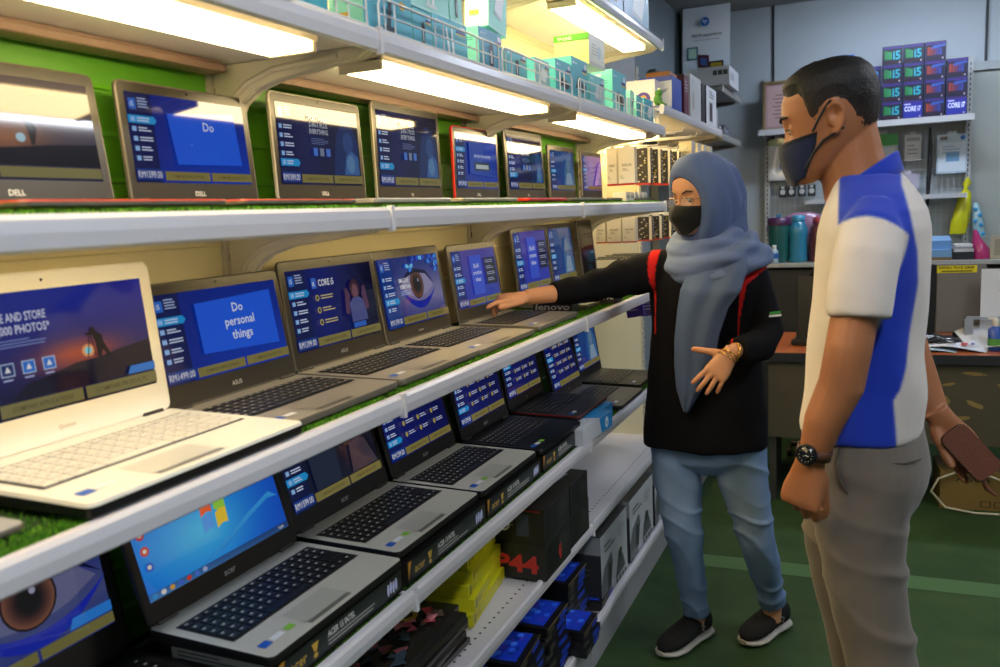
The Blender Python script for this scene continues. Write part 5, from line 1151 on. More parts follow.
# stand risers with lettering by the reaching arm
for (bx, by, w_, lab) in ((-.912, 2.462, .118, 'small black riser with silver lenovo lettering just under the reaching forearm'), (-.838, 2.762, .082, 'black wedge lettered lenovo in front of the woman\'s right elbow')):
    t = thing('brand_sign', lab, 'sign', (bx, by, ZB+.003))
    MB().prism([(-.012, 0), (.07, 0), (.06, .020), (-.004, .040)], -w_/2-.006, w_/2+.006, axis='x').build('body', mat('sign_black', '#101012', .4), t)
    MB().text('lenovo', -w_/2+.002, .012, .019, '#c9c9cc', w=w_-.004, M=Matrix(((1, 0, 0, 0), (0, .2, -.98, -.0128), (0, .98, .2, .001), (0, 0, 0, 1))), bold=.03, shear=.12).build('lettering', PRINT, t)
DRAPE = [((-0.500,2.605,1.325),(-0.345,2.605,1.325)), ((-.508,2.556,1.262),(-.335,2.562,1.268)), ((-0.528,2.530,1.211),(-0.352,2.530,1.204)), ((-0.538,2.530,1.150),(-0.387,2.530,1.156)), ((-0.549,2.530,1.057),(-0.414,2.530,1.075)), ((-0.551,2.535,0.979),(-0.433,2.535,0.982)), ((-0.547,2.540,0.903),(-0.471,2.540,0.899)), ((-0.531,2.545,0.842),(-0.509,2.545,0.831))]
REDA = [(-0.640, 1.342), (-0.607, 1.348), (-0.6195, 1.210), (-0.6225, 1.14), (-0.6235, 1.061), (-0.628, 1.061), (-0.628, 1.198)]
REDB = [(-0.314, 1.323), (-0.283, 1.278), (-0.345, 1.216), (-0.364, 1.109), (-0.369, 1.031), (-0.373, 1.031), (-0.368, 1.115), (-0.362, 1.2), (-0.341, 1.267)]
# ------------------------------------------------------------------ people
def fuse(mb, voxel, smooth=3, factor=.5):
    me = bpy.data.meshes.new('f'); me.from_pydata(mb.v, [], mb.f)
    bm = bmesh.new(); bm.from_mesh(me); bmesh.ops.remove_doubles(bm, verts=bm.verts, dist=1e-5); bmesh.ops.recalc_face_normals(bm, faces=bm.faces); bm.to_mesh(me); bm.free()
    ob = bpy.data.objects.new('f', me); COL.objects.link(ob)
    r_ = ob.modifiers.new('r', 'REMESH'); r_.mode = 'VOXEL'; r_.voxel_size = voxel
    s_ = ob.modifiers.new('s', 'SMOOTH'); s_.factor = factor; s_.iterations = smooth
    dg = bpy.context.evaluated_depsgraph_get(); dg.update()
    m2 = bpy.data.meshes.new_from_object(ob.evaluated_get(dg))
    bpy.data.objects.remove(ob); bpy.data.meshes.remove(me)
    return m2
def npv(me):
    V = np.empty(len(me.vertices)*3); me.vertices.foreach_get('co', V); N = np.empty(len(me.vertices)*3); me.vertices.foreach_get('normal', N)
    return V.reshape(-1, 3), N.reshape(-1, 3)
def finish(me, name, V, cols, m, parent):
    """write vertices and per vertex colours (n,3 sRGB 0..1), shade smooth, link under parent"""
    o3 = np.array(parent_loc(parent)) if parent else np.zeros(3)
    me.vertices.foreach_set('co', (V-o3).ravel().astype(np.float32))
    c = np.ones((len(V), 4)); s = np.clip(cols, 0, 1); c[:, :3] = np.where(s <= .04045, s/12.92, ((s+.055)/1.055)**2.4)
    at = me.color_attributes.new('Col', 'FLOAT_COLOR', 'POINT'); at.data.foreach_set('color', c.ravel())
    me.polygons.foreach_set('use_smooth', [True]*len(me.polygons)); me.materials.clear(); me.materials.append(m); me.update()
    me.name = name; ob = bpy.data.objects.new(name, me); COL.objects.link(ob)
    if parent: ob.parent = parent
    return ob
def hexa(h): h = h.lstrip('#'); return np.array([int(h[i:i+2], 16)/255 for i in (0, 2, 4)])
def nz(V, sc, seed=0.): return np.array([noise.noise(Vector((p[0]*sc[0]+seed, p[1]*sc[1]+seed*1.7, p[2]*sc[2]-seed))) for p in V])
def gauss(V, c, s): return np.exp(-((V-np.array(c))**2).sum(1)/(2*s*s))
def inpoly(px, pz, poly):
    ins = np.zeros(len(px), bool); j = len(poly)-1
    for i in range(len(poly)):
        xi, zi = poly[i]; xj, zj = poly[j]
        k = ((zi > pz) != (zj > pz)) & (px < (xj-xi)*(pz-zi)/((zj-zi) or 1e-9)+xi); ins ^= k; j = i
    return ins
def ering(cx, cy, z, a, b, n=32, rot=0, e=2.0, dz=0., ):
    out = []
    for k in range(n):
        t = 2*PI*k/n; c, s = math.cos(t), math.sin(t); x = a*math.copysign(abs(c)**(2/e), c); y = b*math.copysign(abs(s)**(2/e), s)
        out.append((cx+x*math.cos(rot)-y*math.sin(rot), cy+x*math.sin(rot)+y*math.cos(rot), z+dz*x))
    return out
HEAD = [(-.118, .068, .020, .014), (-.110, .062, .036, .030), (-.092, .047, .050, .050), (-.070, .030, .058, .067), (-.045, .013, .0645, .083), (-.02, .003, .069, .091), (.0, 0, .072, .0935), (.03, -.002, .0755, .0955), (.06, -.004, .074, .0925), (.085, -.006, .066, .082), (.103, -.008, .051, .063), (.114, -.010, .033, .040), (.119, -.010, .012, .015)]
def hprof(z):
    if z <= HEAD[0][0]: return HEAD[0][1:]
    for p, q in zip(HEAD, HEAD[1:]):
        if z <= q[0]:
            t = (z-p[0])/(q[0]-p[0]); return tuple(p[i]*(1-t)+q[i]*t for i in (1, 2, 3))
    return HEAD[-1][1:]
def HP(z, th, off=0.):
    """point on the head at height z and angle th (90 = nose), pushed out by off"""
    k = 1+off/.115; cy, a, b = hprof(max(-.118, min(.119, z)))
    c, s = math.cos(R(th)), math.sin(R(th)); e = 2/2.25
    return Vector(((a+off)*math.copysign(abs(c)**e, c), cy+(b+off)*math.copysign(abs(s)**e, s), z*k if z > 0 else z))
def frame(F, up=(0, 0, 1)):
    """matrix whose +y is F, +z about up"""
    F = Vector(F).normalized(); X = F.cross(Vector(up)).normalized(); Z = X.cross(F).normalized(); M = Matrix.Identity(4)
    for i in range(3): M[i][0] = X[i]; M[i][1] = F[i]; M[i][2] = Z[i]
    return M
def head_geo(mb, HM, man=True):
    mb.loft([[tuple(HP(z, 360*k/28)) for k in range(28)] for z, *_ in HEAD], M=HM)
    # nose, brow, cheek, lips, ears
    mb.loft([[(x*w_, y, z) for x, y in ((-1, yb), (-.5, yb+d*.7), (0, yb+d), (.5, yb+d*.7), (1, yb))] for z, w_, yb, d in ((.004, .008, .080, .012), (-.018, .011, .080, .020), (-.036, .015, .078, .031), (-.044, .0175, .076, .033), (-.052, .012, .078, .018))], M=HM)
    for s_ in (-1, 1):
        mb.tube([(s_*.008, .086, .019), (s_*.028, .083, .023), (s_*.05, .066, .019)], [.007, .0085, .006], 10, M=HM)
        mb.ball((s_*.038, .060, -.035), (.022, .022, .02), M=HM)
        # ear: outer rim curve, lobe, inner plate
        X = s_*.071; ear = [(X, .004, .004), (X+s_*.008, .000, .022), (X+s_*.012, -.013, .027), (X+s_*.014, -.023, .020), (X+s_*.013, -.026, .004), (X+s_*.010, -.021, -.015), (X+s_*.006, -.010, -.030), (X, .002, -.032)]
        mb.tube(ear, [.0035, .0045, .005, .005, .0045, .005, .0065, .005], 8, M=HM)
        mb.ball((X+s_*.006, -.013, -.002), (.006, .017, .026), M=HM)
        mb.tube([(X+s_*.010, -.016, .016), (X+s_*.013, -.020, .0), (X+s_*.008, -.012, -.014)], .0035, 6, M=HM)
    mb.tube([(-.022, .082, -.072), (0, .094, -.070), (.022, .082, -.072)], [.005, .008, .005], 8, M=HM)
    mb.tube([(-.018, .080, -.081), (0, .090, -.082), (.018, .080, -.081)], [.005, .0085, .005], 8, M=HM)
def face_carve(V, HM):
    for s_ in (-1, 1):
        c = HM @ Vector((s_*.031, .088, -.001)); d = np.array((HM.to_3x3() @ Vector((0, 1, 0))).normalized())
        V = V-d*.009*gauss(V, c, .012)[:, None]
        c = HM @ Vector((s_*.086, -.012, .004)); d = np.array((HM.to_3x3() @ Vector((s_, 0, 0))).normalized())
        V = V-d*.010*gauss(V, c, .008)[:, None]
    return V
def eyes(parent, HM, look=(0, 1, 0), iris='#2a1812'):
    o3 = parent_loc(parent); M = Matrix.Translation(-o3) @ HM
    for s_ in (-1, 1):
        c = Vector((s_*.031, .0715, -.002)); e = MB().ball(c, .0118, 0, n=18, m=12, M=M)
        d = Vector(look).normalized(); e.ball(c+d*.0052, (.0072, .0072, .0072), 1, n=14, m=9, M=M); e.ball(c+d*.0088, (.0042, .0042, .0042), 2, n=10, m=7, M=M)
        e.build('eye', [mat('eye_white', '#a89c90', .25), mat('eye_iris', iris, .2), mat('eye_pupil', '#050404', .1)], parent)
def lids(mb, HM, open_=.5):
    for s_ in (-1, 1):
        for sg, hh in ((1, .0065*open_+.001), (-1, .0045*open_+.001)):
            mb.tube([(s_*.031-.016, .0765, 0), (s_*.031-.008, .0835, sg*hh*.8), (s_*.031, .0862, sg*hh), (s_*.031+.008, .0835, sg*hh*.8), (s_*.031+.016, .0765, -.001)], [.003, .0042, .0045, .0042, .003], 8, M=HM)
            mb.tube([(s_*.031-.015, .0765, sg*hh*1.9), (s_*.031, .083, sg*(hh+.005)), (s_*.031+.015, .0765, sg*hh*1.9)], [.004, .0055, .004], 8, M=HM)
def strip(name, parent, pts, w_, m, HM, t=.001):
    o3 = parent_loc(parent); M = Matrix.Translation(-o3) @ HM
    return MB().tube(pts, w_, 6, M=M).build(name, m, parent)
def hand_geo(mb, W, D, N, ts, s=1., curls=((20, 25, 15),)*4, spread=(4, 1, -3, -8), thumb=(.55, .75, .25, 10, 15), palm=.092, fr=1.):
    D = Vector(D).normalized(); N = Vector(N); N = (N-D*N.dot(D)).normalized(); Sd = D.cross(N)*ts; W = Vector(W)
    nails = []
    rings = []
    for t, rx, ry, sh in ((-.012, .027, .020, 0), (.012, .028, .020, .0), (.035, .034, .0185, .0015), (.06, .039, .0165, .0), (.085, .0405, .0135, 0), (.097, .036, .009, 0)):
        c = W+D*t*s+Sd*sh*s
        rings.append([tuple(c+Sd*rx*s*math.copysign(abs(math.cos(2*PI*k/18))**.8, math.cos(2*PI*k/18))+N*ry*s*math.sin(2*PI*k/18)) for k in range(18)])
    mb.loft(rings)
    ln = (.070, .078, .072, .056); of = (.0295, .0098, -.0102, -.029); rr = (.0086, .0088, .0084, .0074)
    for i in range(4):
        mc, pi_, di = curls[i if len(curls) > i else -1]; base = W+D*(palm-[.002, 0, .003, .010][i])*s+Sd*of[i]*s
        ang = R(mc); sp = R(spread[i]); d0 = (D*math.cos(sp)+Sd*math.sin(sp)).normalized()
        pts = [base-d0*.022*s, base]; p = base
        for seg, a in zip((.46, .30, .24), (mc, pi_, di)):
            if seg != .46: ang += R(a)
            d = (d0*math.cos(ang)+N*math.sin(ang)).normalized()
            q = p+d*ln[i]*seg*s; pts += [(p+q)/2, q]; p = q
        r0 = rr[i]*s*fr
        mb.tube(pts, [r0*1.0, r0*1.12, r0*1.0, r0*1.05, r0*.93, r0*.96, r0*.88, r0*.62], 10)
        nails.append((pts[-2], pts[-1], d))
    a, b, c, b1, b2 = thumb; tb = W+D*.022*s+Sd*.020*s+N*.004*s; d = (D*a+Sd*b+N*c).normalized(); k1 = tb+d*.040*s
    d2 = (d*math.cos(R(b1))+(D*.8-Sd*.3).normalized()*math.sin(R(b1))).normalized(); k2 = k1+d2*.032*s; d3 = (d2*math.cos(R(b2))+(D*.8-Sd*.3).normalized()*math.sin(R(b2))).normalized(); k3 = k2+d3*.026*s
    mb.tube([tb-d*.01*s, tb+d*.015*s, k1, (k1+k2)/2, k2, (k2+k3)/2, k3], [.013*s, .0155*s, .0118*s, .0105*s, .0108*s, .0102*s, .0068*s], 10)
    nails.append(((k2+k3)/2, k3, d3))
    return nails
SKIN = attr_mat('skin', rough=.48, bump=.08, bscale=240, spec=.4, var=.06)
CLOTH = attr_mat('cloth_knit', rough=.85, bump=.12, bscale=420, spec=.2, sheen=.15)
CLOTHB = attr_mat('cloth_black', rough=.9, bump=.12, bscale=420, spec=.12)
DENIM = attr_mat('denim', rough=.8, bump=.2, bscale=350, spec=.2, var=.10)
SATIN = attr_mat('scarf_cloth', rough=.72, bump=.06, bscale=300, spec=.2, sheen=.08)
HAIRM = attr_mat('short_hair', rough=.55, bump=.7, bscale=260, spec=.35)

# ---- the man
man = thing('person', 'man in a white and blue polo shirt, grey trousers, navy mask and watch', 'person', (0, 1.86, 0))
HMm = Matrix.Translation((-.079, 1.855, 1.616)) @ frame((-1, -.02, -.20), (0, 0, 1)) @ Matrix.Diagonal((.965, .965, .94, 1))
b = MB(); head_geo(b, HMm); lids(b, HMm, .35)
b.tube([(-.050, 1.857, 1.60), (-.042, 1.86, 1.54), (-.028, 1.862, 1.49), (0, 1.865, 1.40)], [(.050, .056), (.055, .062), (.060, .067), (.075, .08)], 22, up=(1, 0, 0))
b.loft([ering(-.01, 1.86, z, a, w_) for z, a, w_ in ((.90, .10, .13), (1.0, .088, .13), (1.15, .09, .13), (1.30, .09, .15), (1.40, .085, .16), (1.45, .06, .10))])
# near (left) arm and far (right) arm
b.tube([(-.010, 1.70, 1.38), (-.022, 1.66, 1.28), (-.036, 1.642, 1.19), (-.048, 1.64, 1.12), (-.078, 1.638, 1.05), (-.094, 1.64, .99), (-.100, 1.64, .972)], [(.05, .05), (.041, .044), (.041, .044), (.041, .042), (.036, .036), (.027, .028), (.026, .028)], 18)
b.tube([(.01, 2.03, 1.38), (.040, 2.07, 1.25), (.080, 2.065, 1.13), (.108, 2.05, 1.05), (.134, 2.03, .985)], [.05, .042, .038, .034, .027], 16)
n1 = hand_geo(b, (-.100, 1.64, .975), (-.22, -.02, -1), (.25, .95, -.1), 1, 1.0, ((38, 62, 40), (46, 66, 40), (52, 66, 40), (56, 64, 38)), (2, 0, -2, -5), (.95, .30, .35, 5, 25))
n2 = hand_geo(b, (.138, 2.010, .985), (.55, .02, -.83), (.05, -1, .05), 1, 1.0, ((14, 30, 26), (16, 34, 28), (18, 36, 28), (20, 38, 28)), (4, 1, -3, -7), (.80, .30, .85, 12, 10))
for s_, yy in ((-1, 1.775), (1, 1.945)):
    hip = (-.008, yy, .90); kn = (.035, yy, .50) if s_ < 0 else (-.020, yy, .50); an = (.075, yy, .10) if s_ < 0 else (.01, yy, .10)
    b.tube([hip, (-.004 if s_ < 0 else -.05, yy, .70), kn, (.06 if s_ < 0 else .0, yy, .33), an, (an[0], yy, .04)], [.070, .055, .045, .042, .034, .034], 16)
    b.loft([[(an[0]+.06-t, yy+w_*math.cos(2*PI*k/12), .012+h_*.5+h_*.5*math.sin(2*PI*k/12)) for k in range(12)] for t, w_, h_ in ((0, .02, .04), (.04, .032, .07), (.12, .036, .06), (.20, .042, .035), (.24, .03, .02))])
me = fuse(b, .0034, 3); V, N = npv(me); V = face_carve(V, HMm)
base = hexa('#9c6440'); C = np.tile(base, (len(V), 1)); C += nz(V, (14, 14, 14))[:, None]*.035
C *= (1-.12*gauss(V, (-.06, 1.60, 1.14), .03))[:, None]
body = finish(me, 'body', V, C, SKIN, man)
eyes(man, HMm, (0, .9, -.5))
hk = mat('brow_hair', '#17110e', .6)
for s_ in (-1, 1): strip('eyebrow', man, [HP(.024, 90-s_*10, .004), HP(.029, 90-s_*22, .004), HP(.026, 90-s_*36, .003)], [.003, .0042, .002], hk, HMm)
for s_ in (-1, 1): strip('eyelash', man, [(s_*.031-.013, .0795, .001), (s_*.031, .0895, .003), (s_*.031+.013, .0795, 0)], .0012, hk, HMm)
# hair: a shell over the skull that thins to nothing at the hairline
def hairline(th):
    t = abs(((th-90+180) % 360)-180)   # degrees away from the nose
    pts = [(0, .074), (22, .070), (40, .062), (55, .064), (64, .045), (70, -.004), (77, -.010), (82, .018), (95, .030), (108, .020), (118, -.02), (135, -.050), (160, -.062), (180, -.064)]
    for p, q in zip(pts, pts[1:]):
        if t <= q[0]: return p[1]+(q[1]-p[1])*(t-p[0])/(q[0]-p[0])
    return -.058
h = MB(); nT, nR = 120, 34; vs = []; cs = []; rnd = random.Random(2)
for j in range(nR+1):
    v = j/nR
    for i in range(nT):
        th = 360*i/nT; z0 = hairline(th)+.0025*noise.noise(Vector((th*.2, 3, 0))); z = z0+(.1189-z0)*v**.8
        t = abs(((th-90+180) % 360)-180); thick = .0105 if t < 60 else .0095
        up = min(1, max(0, (z-.0)/.09)); off = -.0015+thick*min(1, v*3.2)*(.45+.55*up)
        p = HP(z, th, off+.0012*noise.noise(Vector((i*.9, j*1.3, 0)))); vs.append(tuple(HMm @ p - Vector(man.location)))
        f_ = min(1, max(0, (z-(-.03 if t > 100 else .01))/.075)); f_ = max(f_, .0 if t > 58 else 1)
        cs.append(mixc('#3c281c', '#0b0908', .25+.75*f_ if v > .04 else .15+.6*f_))
fs = [(j*nT+i, j*nT+(i+1) % nT, (j+1)*nT+(i+1) % nT, (j+1)*nT+i) for j in range(nR) for i in range(nT)] + [tuple(nR*nT+i for i in range(nT))]
h.add(vs, fs, 0, cs, True); h.build('hair', HAIRM, man)
# mask
def mask_mesh(HM, parent, top, bot, half, bulge, col, m, bz=-.060, edge=None, seam=True):
    mb = MB(); nu, nv = 30, 16; vs = []; cs = []; o3 = parent_loc(parent)
    for lay in (0, 1):
        for j in range(nv+1):
            for i in range(nu+1):
                u = i/nu*2-1; th = 90-u*half; v = j/nv; zt = top(abs(u)); zb = bot(abs(u)); z = zb+(zt-zb)*v
                off = .0075+.004*max(0, -z-.09)/.03+bulge*math.exp(-(abs(th-90)/34)**2-((z-bz)/.036)**2) - .0045*abs(u)**4 - (.0016 if lay else 0)
                p = HP(z, th, off); q = 1-.0*v
                if seam: p.y += .004*math.exp(-(u/.05)**2)
                p.z += -.004*math.sin(v*PI*3)*0; vs.append(tuple(HM @ p - o3)); e_ = v > .93 or v < .06 or abs(u) > .95
                cs.append(edge if (edge and e_) else col)
    n_ = (nu+1)*(nv+1); fs = []
    for j in range(nv):
        for i in range(nu): a = j*(nu+1)+i; fs.append((a, a+nu+1, a+nu+2, a+1)); fs.append((n_+a+1, n_+a+nu+2, n_+a+nu+1, n_+a))
    rim = [i for i in range(nu+1)]+[j*(nu+1)+nu for j in range(1, nv+1)]+[nv*(nu+1)+i for i in range(nu-1, -1, -1)]+[j*(nu+1) for j in range(nv-1, 0, -1)]
    for a, c_ in zip(rim, rim[1:]+rim[:1]): fs.append((a, c_, n_+c_, n_+a))
    mb.add(vs, fs, 0, cs, True); return mb.build('face_mask', m, parent)
mk = mask_mesh(HMm, man, lambda u: -.022+.004*(u-.5) if u > .25 else -.018-.010*(u/.25)+.0, lambda u: -.1195+.014*u**2, 77, .007, '#1c2440', CLOTH, bz=-.055, edge='#0e1018')
mblk = mat('mask_strap', '#0c0d10', .6)
for s_ in (-1, 1):
    sx = s_
    strip('ear_loop', man, [HP(-.018, 90-s_*72, .006), HP(-.002, 90-s_*78, .007), (sx*.079, .006, .022), (sx*.080, -.008, .034)], .0028, mblk, HMm)
    strip('ear_loop', man, [HP(-.088, 90-s_*72, .006), HP(-.06, 90-s_*78, .006), HP(-.040, 90-s_*86, .007), (sx*.080, -.022, -.026)], .0028, mblk, HMm)
# shirt
s_ = MB(); YC = 1.862
TR = [(.985, -.018, .118, .168), (1.0, -.018, .121, .170), (1.06, -.013, .119, .168), (1.15, -.010, .113, .165), (1.25, -.004, .109, .172), (1.33, 0, .108, .182), (1.40, .003, .104, .188), (1.435, .004, .096, .175), (1.465, .002, .083, .14), (1.49, -.004, .070, .098), (1.505, -.008, .062, .075)]
s_.loft([ering(cx, YC, z, a, w_, 40, e=2.3) for z, cx, a, w_ in TR])
s_.tube([(.004, 1.74, 1.425), (-.002, 1.70, 1.395), (-.009, 1.668, 1.35), (-.017, 1.652, 1.29), (-.020, 1.646, 1.247)], [(.052, .045), (.061, .056), (.058, .058), (.051, .058), (.049, .055)], 22, up=(1, 0, 0))
s_.tube([(.004, 1.99, 1.415), (.010, 2.03, 1.385), (.026, 2.065, 1.31), (.040, 2.075, 1.235)], [(.05, .05), (.060, .060), (.056, .056), (.052, .050)], 20)
me = fuse(s_, .0055, 5); V, N = npv(me)
near = V[:, 1] < YC
zz = V[:, 2]; xx = V[:, 0]; yy = V[:, 1]
fold = nz(V, (9, 9, 5), 3)*.5 + nz(V, (18, 10, 9), 8)*.3 + .6*np.sin((zz*26+xx*14+yy*5)+3*nz(V, (5, 5, 3), 5))*np.exp(-((zz-1.10)/.13)**2)
V2 = V+N*(fold*.0055)[:, None]
sl = ((yy < YC-.158) & (zz < 1.418)) | ((yy > YC+.168) & (zz < 1.42))
# seam arc of the sleeve: below an arch over the shoulder
arch = 1.428-7.0*(xx+.012)**2
def segd(V, pts):
    best = np.full(len(V), 9.)
    for (p0, r0), (p1, r1) in zip(pts, pts[1:]):
        p0 = np.array(p0); d = np.array(p1)-p0; t = np.clip(((V-p0)@d)/(d@d), 0, 1); best = np.minimum(best, np.linalg.norm(V-p0-t[:, None]*d, axis=1)-(r0*(1-t)+r1*t))
    return best
dn = segd(V, [((-.002, 1.700, 1.395), .058), ((-.009, 1.668, 1.35), .059), ((-.017, 1.652, 1.29), .056), ((-.020, 1.646, 1.235), .054)])
df = segd(V, [((.010, 2.03, 1.385), .060), ((.026, 2.065, 1.31), .056), ((.040, 2.075, 1.23), .053)])
def sstep(x, w_=.0025): return np.clip(.5+x/(2*w_), 0, 1)
sl = sstep(.006-np.minimum(dn, df))*sstep(arch-zz)*(zz > 1.20)
white = hexa('#cdc4bd'); blue = hexa('#1c38ac')
xb = np.interp(zz, [.98, 1.03, 1.08, 1.10, 1.14, 1.22, 1.30, 1.36, 1.43, 1.48], [.048, .046, .042, .052, .060, .070, .078, .076, .062, .050])
xf = np.interp(zz, [.98, 1.2, 1.36, 1.42, 1.47], [-.058, -.058, -.062, -.058, -.060])
side = sstep(xb-xx)*sstep(xx-xf)*np.maximum(sstep(np.abs(yy-YC)-.06), sstep(zz-1.40))
wgt = (side*(1-sl))[:, None]; C = white*(1-wgt)+blue*wgt
C += nz(V, (30, 30, 30), 1)[:, None]*.012
shirt = finish(me, 'polo_shirt', V2, C, CLOTH, man)
# collar: a folded band around the neck
cb = MB(); rings = []
for k in range(34):
    t = R(-168+336*k/33); c_, s2 = math.cos(t), math.sin(t)     # 0 = back
    x0 = -.020+.063*c_; y0 = YC+.071*s2; zt = 1.506+.042*c_; hgt = .036+.010*(1-c_)/2
    o_ = Vector((c_, s2*1.0, 0)).normalized()
    P_ = Vector((x0, y0, zt))
    rings.append([tuple(P_+o_*a_+Vector((0, 0, b_))) for a_, b_ in ((-.004, -.02), (-.003, 0), (.0, .002), (.004, -.002), (.009, -hgt*.6), (.014, -hgt), (.011, -hgt-.002), (.004, -hgt*.55), (.0, -.012), (-.002, -.024))])
cb.loft([[tuple(Vector(p)-Vector(man.location)) for p in r_] for r_ in rings], 0, '#1c38ac'); cb.build('collar', CLOTH, man)
for (xa, ya, xb_, yb_) in ((-.073, 1.845, -.073, 1.88),): pass
# trousers
t_ = MB()
t_.loft([ering(cx, YC, z, a, w_, 36, e=2.2) for z, cx, a, w_ in ((.84, -.008, .105, .150), (.88, -.006, .118, .166), (.93, -.006, .121, .170), (.98, -.012, .118, .166), (1.02, -.014, .112, .160))])
t_.tube([(-.004, 1.782, .90), (-.018, 1.776, .82), (-.008, 1.775, .72), (.008, 1.772, .62), (.035, 1.77, .50), (.06, 1.77, .34), (.075, 1.77, .16), (.078, 1.77, .07)], [(.098, .088), (.090, .086), (.080, .080), (.075, .074), (.070, .070), (.062, .062), (.056, .056), (.058, .058)], 26)
t_.tube([(-.012, 1.945, .90), (-.045, 1.948, .80), (-.055, 1.948, .70), (-.040, 1.948, .60), (-.020, 1.948, .50), (.0, 1.948, .34), (.01, 1.948, .16), (.012, 1.948, .07)], [(.096, .086), (.090, .085), (.080, .080), (.072, .072), (.064, .068), (.058, .06), (.054, .056), (.056, .058)], 26)
me = fuse(t_, .0065, 5); V, N = npv(me); zz = V[:, 2]; xx = V[:, 0]
diag = 1.6*(1-np.abs(np.sin(zz*26+xx*17+2.6*nz(V, (6, 6, 5), 2))))**2-.6; w1 = np.exp(-((zz-.72)/.07)**2)+.9*np.exp(-((zz-.56)/.10)**2)+.7*np.exp(-((zz-.86)/.06)**2)
big = nz(V, (10, 10, 4), 7)
V2 = V+N*((diag*.0062*w1*(.6+.6*nz(V, (5, 5, 8), 9)))+big*.006+nz(V, (30, 20, 24), 4)*.0014)[:, None]
C = np.tile(hexa('#6c645c'), (len(V), 1)); C += nz(V, (40, 40, 40), 1)[:, None]*.012
finish(me, 'trousers', V2, C, CLOTH, man)
o3 = Vector(man.location); sm_ = mat('seam_dark', '#4a443e', .8)
def seam_(name, pts, r_=.0012): return MB().tube([tuple(Vector(p)-o3) for p in pts], r_, 5).build(name, sm_, man)
seam_('pocket_seam', [(-.052, 1.702, .985), (-.058, 1.700, .955), (-.050, 1.697, .92), (-.035, 1.693, .898)], .0022)
seam_('pocket_seam', [(.035, 1.706, .958), (.065, 1.722, .956), (.092, 1.75, .958)], .0018)
# shoes
def shoe(parent, toe, heel, w_=.046, h_=.075, col='#0b0b0d', sole='#b9b4aa', logo=True):
    toe, heel = Vector(toe), Vector(heel); D = (toe-heel); L = D.length; D.normalize(); X = Vector((D.y, -D.x, 0)); o3 = parent_loc(parent)
    def rg(t, wd, z0, h1, fl=1.): c = heel+D*(t*L)-o3; return [tuple(c+X*wd*math.copysign(abs(math.cos(2*PI*k/20))**.75, math.cos(2*PI*k/20))+Vector((0, 0, z0+h1*(.5+.5*math.sin(2*PI*k/20))))) for k in range(20)]
    t = bpy.data.objects.new('shoe', None) if False else None
    up = MB().loft([rg(tt, w_*wk, .020, h_*hk) for tt, wk, hk in ((.02, .35, .75), (.06, .62, 1.0), (.16, .74, 1.12), (.30, .78, 1.10), (.42, .84, .95), (.55, .94, .80), (.70, 1.0, .62), (.84, .92, .50), (.94, .66, .40), (.995, .3, .22))], 0).build('shoe', mat('shoe_knit_'+col[1:], col, .85, bump=.6, bscale=500), parent)
    MB().loft([rg(tt, w_*wk, z0, hh) for tt, wk, z0, hh in ((-.01, .35, .006, .022), (.04, .74, .002, .030), (.16, .86, .001, .030), (.35, .84, .004, .022), (.5, .92, .002, .022), (.70, 1.08, .001, .022), (.86, 1.0, .002, .022), (.96, .72, .005, .020), (1.02, .35, .010, .014))], 0).build('sole', mat('sole_'+sole[1:], sole, .6), up)
    for k in range(4):
        c = heel+D*L*(.50+.075*k)-o3; z = .020+h_*(.90-.09*k)
        MB().tube([tuple(c-X*w_*.5+Vector((0, 0, z-.012))), tuple(c+Vector((0, 0, z))), tuple(c+X*w_*.5+Vector((0, 0, z-.012)))], .003, 6).build('lace', mat('lace_black', '#0c0c0e', .7), up)
    if logo:
        c = heel+D*L*.30-o3
        for sg in (-1, 1): MB().tube([tuple(c+X*sg*w_*.80+D*.012+Vector((0, 0, .068))), tuple(c+X*sg*w_*.84-D*.006+Vector((0, 0, .060))), tuple(c+X*sg*w_*.85+D*.008+Vector((0, 0, .050))), tuple(c+X*sg*w_*.86-D*.008+Vector((0, 0, .042)))], .0022, 6).build('emblem', mat('emblem_grey', '#8f9294', .4), up)
    return up
shoe(man, (-.10, 1.77, 0), (.13, 1.77, 0), .048, .08, '#2a2420', '#3a342c', False)
shoe(man, (-.17, 1.948, 0), (.065, 1.948, 0), .048, .08, '#2a2420', '#3a342c', False)
# watch
wM = Matrix.Translation(Vector((-.094, 1.640, .990))-o3) @ frame((-.22, 0, -1), (0, -1, 0))
wt = MB(); ring = []
for k in range(28):
    a = 2*PI*k/28; ring.append([((.0295)*math.cos(a)*q, y_, .0315*math.sin(a)*q) for q, y_ in ((1, -.010), (1.09, -.010), (1.09, .010), (1, .010))])
wt.loft(ring+[ring[0]], 0, M=wM, caps=False); strap_ = wt.build('watch', mat('strap_brown', '#4a2a18', .5, bump=.3, bscale=200), man); strap_['label'] = 'dark round watch on a brown strap'
wc = Matrix.Translation(Vector((-.104, 1.612, .992))-o3) @ frame((-.35, -.94, .1), (0, 0, 1)) @ Matrix.Rotation(R(-90), 4, 'X')
MB().lathe([(.016, 0), (.0195, .001), (.0205, .006), (.0185, .0095), (.016, .0085)], 28, M=wc).build('watch_case', mat('watch_steel', '#2a2b2e', .3, .8), strap_)
fc = MB().lathe([(.001, .0087), (.0158, .0087), (.0158, .0089), (.001, .0089)], 24, 0, '#101214', M=wc)
for k in range(12): a = R(30*k); fc.quad([(math.cos(a)*.0125-.0008, math.sin(a)*.0125-.0008, .0092), (math.cos(a)*.0125+.0008, math.sin(a)*.0125-.0008, .0092), (math.cos(a)*.0125+.0008, math.sin(a)*.0125+.0008, .0092), (math.cos(a)*.0125-.0008, math.sin(a)*.0125+.0008, .0092)], 0, '#a8a49a', M=wc)
